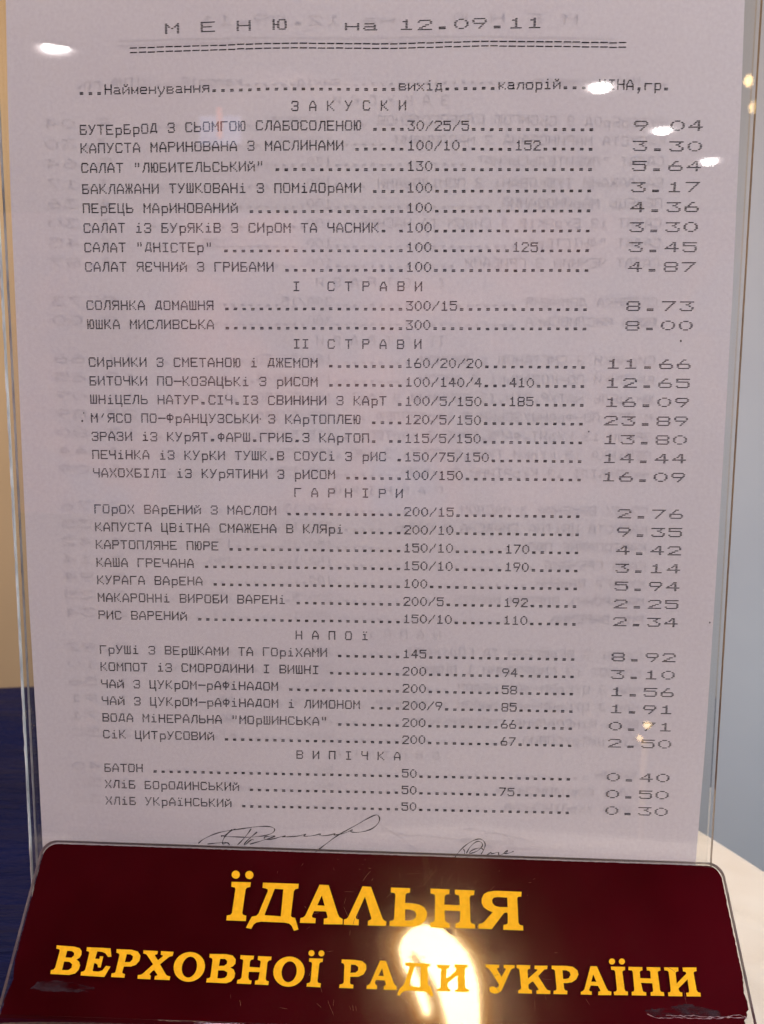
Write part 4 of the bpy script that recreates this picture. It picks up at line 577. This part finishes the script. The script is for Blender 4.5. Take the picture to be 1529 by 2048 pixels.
LINES = [
 ('БУТЕрБрОД З СЬОМГОЮ СЛАБОСОЛЕНОЮ', '30/25/5', '', '9.04'), ('КАПУСТА МАРИНОВАНА З МАСЛИНАМИ', '100/10', '152', '3.30'),
 ('САЛАТ "ЛЮБИТЕЛЬСЬКИй"', '130', '', '5.64'), ('БАКЛАЖАНИ ТУШКОВАНі З ПОМіДОрАМИ', '100', '', '3.17'),
 ('ПЕрЕЦЬ МАрИНОВАНИй', '100', '', '4.36'), ('САЛАТ іЗ БУрЯКіВ З СИрОМ ТА ЧАСНИК.', '100', '', '3.30'),
 ('САЛАТ "ДНІСТЕр"', '100', '125', '3.45'), ('САЛАТ ЯЄЧНИй З ГРИБАМИ', '100', '', '4.87'), None,
 ('СОЛЯНКА ДОМАШНЯ', '300/15', '', '8.73'), ('ЮШКА МИСЛИВСЬКА', '300', '', '8.00'), None,
 ('СИрНИКИ З СМЕТАНОЮ і ДЖЕМОМ', '160/20/20', '', '11.66'), ('БИТОЧКИ ПО-КОЗАЦЬКі З рИСОМ', '100/140/4', '410', '12.65'),
 ('ШНіЦЕЛЬ НАТУР.СІЧ.ІЗ СВИНИНИ З КАрТ', '100/5/150', '185', '16.09'), ("М'ЯСО ПО-ФрАНЦУЗСЬКИ З КАрТОПЛЕЮ", '120/5/150', '', '23.89'),
 ('ЗРАЗИ іЗ КУрЯТ.ФАРШ.ГРИБ.З КАрТОП.', '115/5/150', '', '13.80'), ('ПЕЧіНКА іЗ КУрКИ ТУШК.В СОУСі З рИС', '150/75/150', '', '14.44'),
 ('ЧАХОХБІЛІ іЗ КУрЯТИНИ З рИСОМ', '100/150', '', '16.09'), None,
 ('ГОрОХ ВАрЕНИй З МАСЛОМ', '200/15', '', '2.76'), ('КАПУСТА ЦВіТНА СМАЖЕНА В КЛЯрі', '200/10', '', '9.35'),
 ('КАРТОПЛЯНЕ ПЮРЕ', '150/10', '170', '4.42'), ('КАША ГРЕЧАНА', '150/10', '190', '3.14'), ('КУРАГА ВАрЕНА', '100', '', '5.94'),
 ('МАКАРОННі ВИРОБИ ВАРЕНі', '200/5', '192', '2.25'), ('РИС ВАРЕНИй', '150/10', '110', '2.34'), None,
 ('ГрУШі З ВЕрШКАМИ ТА ГОріХАМИ', '145', '', '8.92'), ('КОМПОТ іЗ СМОРОДИНИ І ВИШНІ', '200', '94', '3.10'),
 ('ЧАй З ЦУКрОМ-рАФіНАДОМ', '200', '58', '1.56'), ('ЧАй З ЦУКрОМ-рАФіНАДОМ і ЛИМОНОМ', '200/9', '85', '1.91'),
 ('ВОДА МіНЕРАЛЬНА "МОрШИНСЬКА"', '200', '66', '0.71'), ('СіК ЦИТрУСОВИй', '200', '67', '2.50'), None,
 ('БАТОН', '50', '', '0.40'), ('ХЛіБ БОрОДИНСЬКИй', '50', '75', '0.50'), ('ХЛіБ УКрАїНСЬКИй', '50', '', '0.30'),
]
SECT = {8: 'І   С Т Р А В И', 11: 'ІІ  С Т Р А В И', 19: 'Г А Р Н І Р И', 27: 'Н А П О ї', 34: 'В И П І Ч К А'}

sheet = empty('menu_sheet', (0, 0, -144))
tag(sheet, 'printed paper menu sheet standing inside the clear acrylic holder', 'menu')
eL = sorted(DATA['edgeL'], key=lambda p: p[1]); eR = sorted(DATA['edgeR'], key=lambda p: p[1])
sw = lambda kn: [(p[1], p[0]) for p in kn]
eL, eR = [(-145, -105.2)] + sw(eL) + [(152, -103.7)], [(-145, -103.6 + 207.4)] + sw(eR) + [(152, 104.2)]
b = MB()
def pap(u, v):
    z = -141 + 293 * v
    l, r_ = interp(eL, z), interp(eR, z)
    return (l + (r_ - l) * u, 0.0, z)
b.grid(pap, 8, 60)
b.build('paper', M['paper'], sheet)

YF, YB = -0.05, 0.22
text_objs = []


def line(parts, kn):
    vs, fs = [], []
    for s_, col, dbl in parts:
        for i, ch in enumerate(s_):
            put(vs, fs, ch, col + i * (2 if dbl else 1), dbl, kn, YF)
    o = mesh('text_line', vs, fs, M['ink'], sheet)
    text_objs.append(o)


H = DATA['heads']
line([('М Е Н Ю   на 12.09.11', 10, True)], H['title'])
line([('=' * 55, 6, False)], H['rule'])
line([('...Найменування' + '.' * 21 + 'вихід......калорій....ЦІНА,гр.', 0, False)], H['head'])
line([('З А К У С К И', 24, False)], H['zak'])
for i, L_ in enumerate(LINES):
    v = V0 - 5.5475 * i
    if i in (0, 1, 2):
        kn = H['r%d' % i]
    else:
        kn = [(-90, v - 0.03), (90, v + 0.03)]
        if i in (3,): kn = [(-84, v - 0.18), (-50, v + 0.03), (90, v)]
    if L_ is None:
        line([(SECT[i], 24, False)], [(-90, v), (90, v)])
    else:
        t_, p_ = item(*L_)
        line([(t_, 0, False), (p_, 70 - 2 * len(p_), True)], kn)


def ribbon(paths, wd, yf, smooth=2):
    vs, fs = [], []
    for pts in paths:
        P = [Vector(p) for p in pts]
        for _ in range(smooth):
            Q = [P[0]]
            for a, c in zip(P, P[1:]):
                Q += [a * 0.75 + c * 0.25, a * 0.25 + c * 0.75]
            Q.append(P[-1]); P = Q
        n0 = len(vs)
        for i, p in enumerate(P):
            d = (P[min(i + 1, len(P) - 1)] - P[max(i - 1, 0)])
            d = d.normalized() if d.length > 1e-6 else Vector((1, 0))
            nn = Vector((-d.y, d.x)) * wd / 2 * (0.75 + 0.35 * math.sin(i * 0.7))
            vs += [(p.x + nn.x, yf, p.y + nn.y), (p.x - nn.x, yf, p.y - nn.y)]
        for i in range(len(P) - 1):
            a = n0 + 2 * i
            fs.append((a, a + 2, a + 3, a + 1))
    return vs, fs


for key in ('sig', 'sig2'):
    for k_, pth in enumerate(DATA[key]):
        vs, fs = ribbon([pth], 0.33, YF - 0.012 * k_)
        if k_ == 0:
            allv, allf = [], []
        off = len(allv); allv += vs; allf += [tuple(q + off for q in f) for f in fs]
    o = mesh('signature', allv, allf, M['pen'], sheet)
    text_objs.append(o)
for (x, z) in DATA['specks']:
    b = MB()
    r_ = random.uniform(0.22, 0.4)
    n_ = len(b.v)
    b.v += [(x + r_ * math.cos(t) * random.uniform(0.6, 1), YF, z + r_ * math.sin(t)) for t in (0, 1, 2, 3, 4, 5)]
    b.f.append(tuple(range(n_, n_ + 6)))
    b.build('ink_speck', M['pen'], sheet)
# the same menu is printed facing backwards; it shows through against the light
for t_ in text_objs:
    c = t_.copy()
    c.name = 'back_' + t_.name.split('.')[0]
    C.objects.link(c)
    c.parent = sheet
    c.scale = (-1, 1, 1.0045)
    c.location = (0.0003, (YB - YF) * MM, 0.0004)

# ------------------------------------------------------------------ acrylic holder
holder = empty('menu_holder', (0, 0, -144))
tag(holder, 'clear acrylic menu stand with a sloping maroon name plate at its foot', 'menu stand')
fp = MB(); fp.box((-108.4, -1.8, -144.1), (108.4, -0.5, 160)); fp = fp.build('front_panel', M['clear'], holder)
bp_ = MB(); bp_.box((-108.4, 2.0, -144.1), (108.4, 3.3, 160)); bp_ = bp_.build('back_panel', M['clear'], holder)


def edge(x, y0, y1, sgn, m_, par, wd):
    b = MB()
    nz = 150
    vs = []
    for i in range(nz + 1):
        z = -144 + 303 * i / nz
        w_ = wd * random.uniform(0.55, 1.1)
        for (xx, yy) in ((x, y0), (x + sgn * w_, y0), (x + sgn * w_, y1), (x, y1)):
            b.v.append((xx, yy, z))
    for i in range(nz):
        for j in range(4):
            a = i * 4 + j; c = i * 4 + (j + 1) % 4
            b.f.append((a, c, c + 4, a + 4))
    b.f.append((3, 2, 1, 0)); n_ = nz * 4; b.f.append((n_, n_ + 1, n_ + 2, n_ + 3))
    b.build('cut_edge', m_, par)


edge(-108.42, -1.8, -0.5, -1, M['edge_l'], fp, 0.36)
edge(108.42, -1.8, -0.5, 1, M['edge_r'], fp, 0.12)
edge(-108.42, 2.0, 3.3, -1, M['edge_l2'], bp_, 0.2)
edge(108.42, 2.0, 3.3, 1, M['clear'], bp_, 0.08)

# sloping plate
PX = Vector((0.99922043, 0.02811483, -0.02771453)); PY = Vector((-0.00156138, 0.72961371, 0.68385773))
PK = Vector((12.85618, -261.32425, 36.19237))
PN = Vector((0.03944745, -0.68328134, 0.72908882)); PO = Vector((5.11279196, -34.92876478, -142.16930134))


def P(x, y, n):
    return tuple(PK + (PO + PX * x + PY * y + PN * n - PK) * 0.98)


HP, WP = 49.1, 218.0


def rrect(ins, r, y0=0.0, top=None):
    a, h = WP / 2 - ins, HP - ins
    pts = [(-a, y0), (a, y0)]
    for (cx, cy, t0) in ((a - r, h - r, 0), (-a + r, h - r, math.pi / 2)):
        for i in range(9):
            t = t0 + math.pi / 2 * i / 8
            pts.append((cx + r * math.cos(t), cy + r * math.sin(t)))
    return pts


TH = 2.2
vs, fs = extrude([rrect(0, 4.5)], 0.0, -TH, P)
plate = mesh('name_plate', vs, fs, M['plate_clear'], holder)
# polished rim around the sides and top
rim = rrect(0, 4.5)[1:] + [rrect(0, 4.5)[0]]
vs, fs = [], []
R2 = rrect(-0.07, 4.55)[1:] + [rrect(-0.07, 4.55)[0]]
for (p, q) in zip(rim, R2):
    vs += [P(p[0], p[1], -0.05), P(q[0], q[1], -0.25), P(q[0], q[1], -TH + 0.25), P(p[0], p[1], -TH + 0.05)]
for i in range(len(rim) - 1):
    for j in range(3):
        a = i * 4 + j
        fs.append((a, a + 4, a + 5, a + 1))
mesh('rim', vs, fs, M['edge_p'], plate, True)
# maroon film, its right and lower corners nibbled away
base = rrect(0.75, 4.0, -0.0)
film = []
for a, c in zip(base, base[1:] + base[:1]):
    d = math.hypot(c[0] - a[0], c[1] - a[1])
    n_ = max(1, int(d / 0.7))
    for i in range(n_):
        t = i / n_
        x, y = a[0] + (c[0] - a[0]) * t, a[1] + (c[1] - a[1]) * t
        j = random.uniform(0, 0.22)
        if x > 100 and y < 16 and y > 0.5:
            j += abs(random.gauss(0, 0.3)) + 1.9 * math.exp(-((y - 4.0) / 2.6) ** 2) + 0.5 * math.exp(-((y - 12) / 1.5) ** 2)
        if x < -100 and y < 14 and y > 0.5:
            j += 0.9 * math.exp(-((y - 9) / 2.5) ** 2) + random.uniform(0, 0.2)
        film.append((x - math.copysign(j, x) * (1 if abs(x) > 104 else 0), y - (j * 0.6 if y > 44 else 0)))
vs, fs = extrude([film], -0.9, -1.15, P)
mesh('colour_film', vs, fs, M['film'], plate)

# rolled lower edge: clear skin, film inside
def roll(r0, r1, m_, nm, half, a1=2.35, flat=26):
    prof = []
    for r_ in (r0, r1):
        row = []
        for i in range(17):
            a = a1 * i / 16
            row.append((-r_ * math.sin(a), -3.4 + r_ * math.cos(a)))
        last = row[-1]
        row.append((last[0] - math.cos(a1) * flat, last[1] - math.sin(a1) * flat))
        prof.append(row)
    ring = prof[0] + prof[1][::-1]
    vs = []
    for sx in (-half, half):
        vs += [P(sx, y, n) for y, n in ring]
    n_ = len(ring)
    fs = [(i, (i + 1) % n_, n_ + (i + 1) % n_, n_ + i) for i in range(n_)]
    k = len(prof[0])
    for i in range(k - 1):
        a, c = i, i + 1
        d, e = n_ - 1 - i, n_ - 2 - i
        fs.append((a, d, e, c)); fs.append((n_ + a, n_ + c, n_ + e, n_ + d))
    return mesh(nm, vs, fs, m_, plate, False)


o = roll(3.4, 1.2, M['plate_clear'], 'rolled_edge', WP / 2)
for f in o.data.polygons: f.use_smooth = True
roll(2.5, 2.25, M['film'], 'rolled_film', WP / 2 - 0.75)

# lettering: each letter a cut piece of yellow vinyl
for nm, loops in DATA['letters']:
    # separate outer loops from holes by containment
    def inside(p, lp):
        c = False
        for i in range(len(lp)):
            x1, y1 = lp[i]; x2, y2 = lp[i - 1]
            if (y1 > p[1]) != (y2 > p[1]) and p[0] < (x2 - x1) * (p[1] - y1) / (y2 - y1) + x1: c = not c
        return c
    outs = [lp for lp in loops if not any(inside(lp[0], o_) for o_ in loops if o_ is not lp)]
    holes = [lp for lp in loops if lp not in outs]
    av, af, mi = [], [], []
    for o_ in outs:
        hs = [h for h in holes if inside(h[0], o_)]
        vs, fs = extrude([o_] + hs, 0.14, 0.015, P)
        k = len(av); av += vs; af += [tuple(q + k for q in f) for f in fs]
    lo = mesh('letter', av, af, M['yellow'], plate)
    lo.data.materials.append(M['vinyl_side'])
    nrm = PN
    for f in lo.data.polygons:
        if abs(f.normal.dot(nrm)) < 0.6: f.material_index = 1


def decal(poly, n_, m_, nm):
    vs = [P(x, y, n_) for x, y in poly]
    cx = sum(p[0] for p in poly) / len(poly); cy = sum(p[1] for p in poly) / len(poly)
    tri = tessellate_polygon([[Vector((x, y, 0)) for x, y in poly]])
    return mesh(nm, vs, [tuple(t) for t in tri], m_, plate)


def rough(poly, a, step=0.5):
    o_ = []
    for p, q in zip(poly, poly[1:] + poly[:1]):
        d = math.hypot(q[0] - p[0], q[1] - p[1]); n_ = max(1, int(d / step))
        for i in range(n_):
            t = i / n_
            o_.append((p[0] + (q[0] - p[0]) * t + random.gauss(0, a), p[1] + (q[1] - p[1]) * t + random.gauss(0, a)))
    return o_


mk = DATA['marks']
decal(rough(mk['smudgeL'], 0.12), -0.86, M['scuff'], 'scuffed_patch')
decal(rough(mk['patchR'], 0.15), -0.86, M['scuff'], 'scuffed_patch')


def lines(paths, wd, n_, m_, nm):
    av, af = [], []
    for i, pth in enumerate(paths):
        vs, fs = ribbon([pth], wd if not isinstance(wd, list) else wd[i], 0, 1)
        k = len(av)
        av += [P(x, z, n_ + 0.0015 * (i % 12)) for x, y, z in vs]; af += [tuple(q + k for q in f) for f in fs]
    return mesh(nm, av, af, m_, plate)


lines([[(x + random.gauss(0, .12), y + random.gauss(0, .12)) for x, y in rough(mk['lineR'], 0.0, 0.6)[:-8]]], 0.17, -0.84, M['bare'], 'chipped_line')
# fine scratches and nicks, thickest around the middle
sc = []
for i in range(85):
    x = random.gauss(4, 20); y = random.uniform(1, 47)
    a = random.choice((random.gauss(0.75, 0.25), random.gauss(1.5, 0.12), random.gauss(0.05, 0.1), random.gauss(2.0, 0.2)))
    l_ = abs(random.gauss(0, 1.6)) + 0.3
    if abs(x) > 105: continue
    sc.append([(x, y), (x + l_ * math.cos(a) * 0.5, y + l_ * math.sin(a) * 0.5 + random.gauss(0, .05)), (x + l_ * math.cos(a), y + l_ * math.sin(a))])
sc += [[(x + dx, 39), (x + 4 + dx, 44)] for x, dx in ((12, 0), (12.8, .3))]
sc += DATA['scr']
for cr in DATA['cracks']:
    lines([cr], 0.12, 0.15, M['vinyl_side'], 'letter_crack')
lines(sc, [random.uniform(0.02, 0.06) for _ in sc], 0.012, M['scratch'], 'scratches')['kind'] = 'stuff'

# ------------------------------------------------------------------ ceiling downlights and other lamps, some added for glints, seen as reflections
def downlight(x, y, r, lab):
    t_ = empty('ceiling_downlight', (x, y, 1402))
    tag(t_, lab, 'ceiling light', 'recessed ceiling downlights')
    b = MB(); b.lathe([(r * 2.7, 0), (r * 2.7, -5), (r * 2.5, -6), (r * 2.45, 0)], (x, y, 1402), 36); b.build('trim', M['white'], t_, True)
    nr_ = 10
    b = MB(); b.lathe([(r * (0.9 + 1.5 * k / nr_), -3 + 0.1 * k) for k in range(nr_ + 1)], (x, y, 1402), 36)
    o = b.build('reflector', M['reflector_glow'], t_, True)  # glowing rings stand in for the bloom around the bulb
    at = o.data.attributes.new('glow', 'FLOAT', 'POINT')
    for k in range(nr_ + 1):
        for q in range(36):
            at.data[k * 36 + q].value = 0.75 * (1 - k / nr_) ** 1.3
    b = MB(); b.lathe([(r, -3.2), (r * 0.8, -12), (r * 0.3, -17), (0.01, -18)], (x, y, 1402), 36); b.build('bulb', M['spot'], t_, True)



# lamp above left: flat twin-bulb head shaped and tilted to form its highlight
t_ = empty('ceiling_spotlight', (-1413, -3360, 1402))
tag(t_, 'wide twin bulb ceiling spotlight, alone on the left and turned to the menu', 'ceiling light')
HC = Vector((-1400, -3350, 1402)); HN = (Vector((-90, 0, 134)) - HC).normalized()
HX = HN.cross(Vector((0, 0, 1))).normalized() * -1; HY = HN.cross(HX) * -1
if HY.z < 0: HY = -HY


HX, HY = HX * 0.975 - HY * 0.222, HY * 0.975 + HX * 0.222


def HPt(x, y, n):
    x *= 0.85; y *= 0.85
    return tuple(HC + HX * x + HY * y + HN * n)


def ell(rx, ry, n=40):
    return [(rx * math.cos(2 * math.pi * i / n), ry * math.sin(2 * math.pi * i / n)) for i in range(n)]


vs, fs = extrude([ell(150, 66)], -8, -20, HPt); mesh('head', vs, fs, M['dark'], t_)
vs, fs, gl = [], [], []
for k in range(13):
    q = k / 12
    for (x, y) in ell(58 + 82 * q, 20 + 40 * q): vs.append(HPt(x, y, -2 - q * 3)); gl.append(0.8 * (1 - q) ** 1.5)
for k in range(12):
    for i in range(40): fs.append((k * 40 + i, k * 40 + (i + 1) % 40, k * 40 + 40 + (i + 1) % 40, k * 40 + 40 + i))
o = mesh('reflector', vs, fs, M['reflector_glow'], t_, True)  # bloom of this lamp painted as fading elliptical rings
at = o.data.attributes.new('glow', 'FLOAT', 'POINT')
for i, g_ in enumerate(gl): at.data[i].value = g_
vs, fs = extrude([ell(60, 21)], 3, -1.5, HPt); mesh('bulb', vs, fs, M['spot'], t_)
for (ox, oy, q) in ((-20, 13, 16), (20, 17, 22)):
    vs, fs = extrude([[(x + ox, y + oy) for x, y in ell(q * 1.25, q)]], 5, 3.2, HPt); mesh('bulb', vs, fs, M['spot'], t_)

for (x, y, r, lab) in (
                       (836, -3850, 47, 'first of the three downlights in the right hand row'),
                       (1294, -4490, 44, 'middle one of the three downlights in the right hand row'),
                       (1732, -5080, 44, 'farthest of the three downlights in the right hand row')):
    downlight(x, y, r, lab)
for (x, y, r, lab) in ((1432, -3700, 17, 'tiny golden ceiling bulb nearer the menu'), (1578, -4020, 22, 'tiny golden ceiling bulb farther back')):
    t_ = empty('ceiling_bulb', (x, y, 1402))  # bulb added overhead to put a golden glint near the right edge
    tag(t_, lab, 'light bulb', 'small golden ceiling bulbs')
    b = MB(); b.lathe([(r * .6, 0), (r * .6, -8), (r * .5, -10)], (x, y, 1402), 16); b.build('socket', M['brass'], t_, True)
    b = MB(); b.lathe([(r * .5, -10), (r, -10 - r * .8), (r, -10 - r * 1.4), (r * .6, -10 - r * 2.2), (.01, -10 - r * 2.4)], (x, y, 1402), 16)
    b.build('bulb', M['bulb'], t_, True)

# lamp added low behind the camera for the glint at lower right
t_ = empty('table_candle_lamp', (390, -1080, -900))
tag(t_, 'small brass lamp stand with two golden bulbs behind the camera', 'lamp')
b = MB(); b.lathe([(0, 0), (60, 0), (60, 8), (8, 14), (5, 30), (5, 398), (0, 398)], (390, -1080, -900), 20); b.build('stand', M['brass'], t_, True)
for (dx, dz, r) in ((3, 421, 5.5), (-8, 398, 4)):
    b = MB(); b.lathe([(.01, -r)] + [(r * math.sin(a), -r * math.cos(a)) for a in (.5, 1, 1.5, 2, 2.5)] + [(.01, r)], (390 + dx, -1080, -900 + dz), 16)
    b.build('bulb', M['bulb'], t_, True)

# pendant lamp above the table (its bright arch is mirrored in the maroon plate)
LC = Vector((145.557, -597.164, 797.999)); LX = Vector((0.99376, 0.05849, -0.09495)); LY = Vector((0, 0.85141, 0.52451)); LN = Vector((-0.1115, 0.5212, -0.8461))


def LP(x, y, n):
    return tuple(LC + LX * x + LY * y + LN * n)


outer = [(-61.6, 3.8), (-64.3, 22.7), (-59.9, 40.2), (-47.3, 53.7), (-25.8, 61.0), (-0.5, 57.4), (21.1, 43.3), (38.8, 23.5), (47.7, -1.2), (54.4, -31.7), (59.5, -58.5), (38.2, -80.0), (-33.5, -83.1), (-20.2, -58.8), (-28.8, -41.1), (-47.6, -14.3)]
core = [(-52.5, 7.3), (-57.3, 26.2), (-53.4, 40.5), (-40.8, 52.6), (-23.6, 58.5), (-0.5, 55.4), (19.6, 43.2), (35.3, 26.6), (45.7, 4.9), (51.1, -16.5), (53.5, -43.8), (53.9, -73.5), (14.3, -75.2), (7.4, -54.7), (0.3, -30.8), (-9.7, -9.7), (-24.9, 11.6), (-39.4, 26.9), (-42.8, 17.2), (-31.6, -7.5), (-20.7, -28.6), (-13.4, -46.6), (-15.4, -55.0), (-21.7, -52.9), (-28.9, -35.1), (-40.6, -12.2)]
lamp = empty('pendant_lamp', (145, -590, 1400))
tag(lamp, 'pendant lamp with an arched glowing tube hanging above the table', 'lamp')
vs, fs = extrude([core], 6, -6, LP); mesh('tube', vs, fs, M['tube'], lamp)
# halo of the tube put in as a glowing surface: brightest next to it
def gridglow():
    nx, ny = 74, 84
    x0, x1, y0, y1 = -105, 100, -110, 105
    def inside(x, y):
        c = False
        for i in range(len(core)):
            ax, ay = core[i]; bx, by = core[i - 1]
            if (ay > y) != (by > y) and x < (bx - ax) * (y - ay) / (by - ay) + ax: c = not c
        return c
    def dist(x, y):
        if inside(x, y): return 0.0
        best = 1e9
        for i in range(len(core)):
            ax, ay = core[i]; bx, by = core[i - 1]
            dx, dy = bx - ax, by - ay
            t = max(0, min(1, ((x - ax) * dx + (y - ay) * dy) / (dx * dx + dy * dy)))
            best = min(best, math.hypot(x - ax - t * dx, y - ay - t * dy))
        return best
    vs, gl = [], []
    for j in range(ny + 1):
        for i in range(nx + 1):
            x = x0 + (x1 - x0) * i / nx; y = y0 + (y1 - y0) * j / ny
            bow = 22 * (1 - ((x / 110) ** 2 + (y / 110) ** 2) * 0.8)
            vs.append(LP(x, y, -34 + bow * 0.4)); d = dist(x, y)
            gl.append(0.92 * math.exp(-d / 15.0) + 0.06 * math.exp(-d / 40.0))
    fs = [(j * (nx + 1) + i, j * (nx + 1) + i + 1, (j + 1) * (nx + 1) + i + 1, (j + 1) * (nx + 1) + i) for j in range(ny) for i in range(nx)]
    keep = []
    for f in fs:
        cx = sum((f0 % (nx + 1)) for f0 in f) / 4; cy = sum((f0 // (nx + 1)) for f0 in f) / 4
        X = x0 + (x1 - x0) * cx / nx; Y = y0 + (y1 - y0) * cy / ny
        if (X / 102) ** 2 + (Y / 105) ** 2 < 1: keep.append(f)
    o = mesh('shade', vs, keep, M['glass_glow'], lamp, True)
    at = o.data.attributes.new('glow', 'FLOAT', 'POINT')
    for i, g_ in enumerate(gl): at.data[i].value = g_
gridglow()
b = MB(); b.lathe([(0, 560), (60, 560), (60, 540), (30, 530), (6, 525), (6, 30), (25, 20), (25, 0), (0, 0)], (145, -580, 840), 20); b.build('rod', M['brass'], lamp, True)

# glowing panel added at the back for a bluish patch in the reflection
sc_ = empty('hanging_screen', (-850, -3760, 1400))
tag(sc_, 'small lit screen hanging from the ceiling at the back', 'screen')
b = MB(); b.box((-945, -3775, 1130), (-745, -3762, 1355)); b.build('casing', M['dark'], sc_)
b = MB(); b.box((-938, -3761.5, 1137), (-752, -3760, 1262)); b.build('picture', M['screen_a'], sc_)
b = MB(); b.box((-862, -3759.5, 1165), (-838, -3758, 1300)); b.build('picture_band', M['screen_b'], sc_)
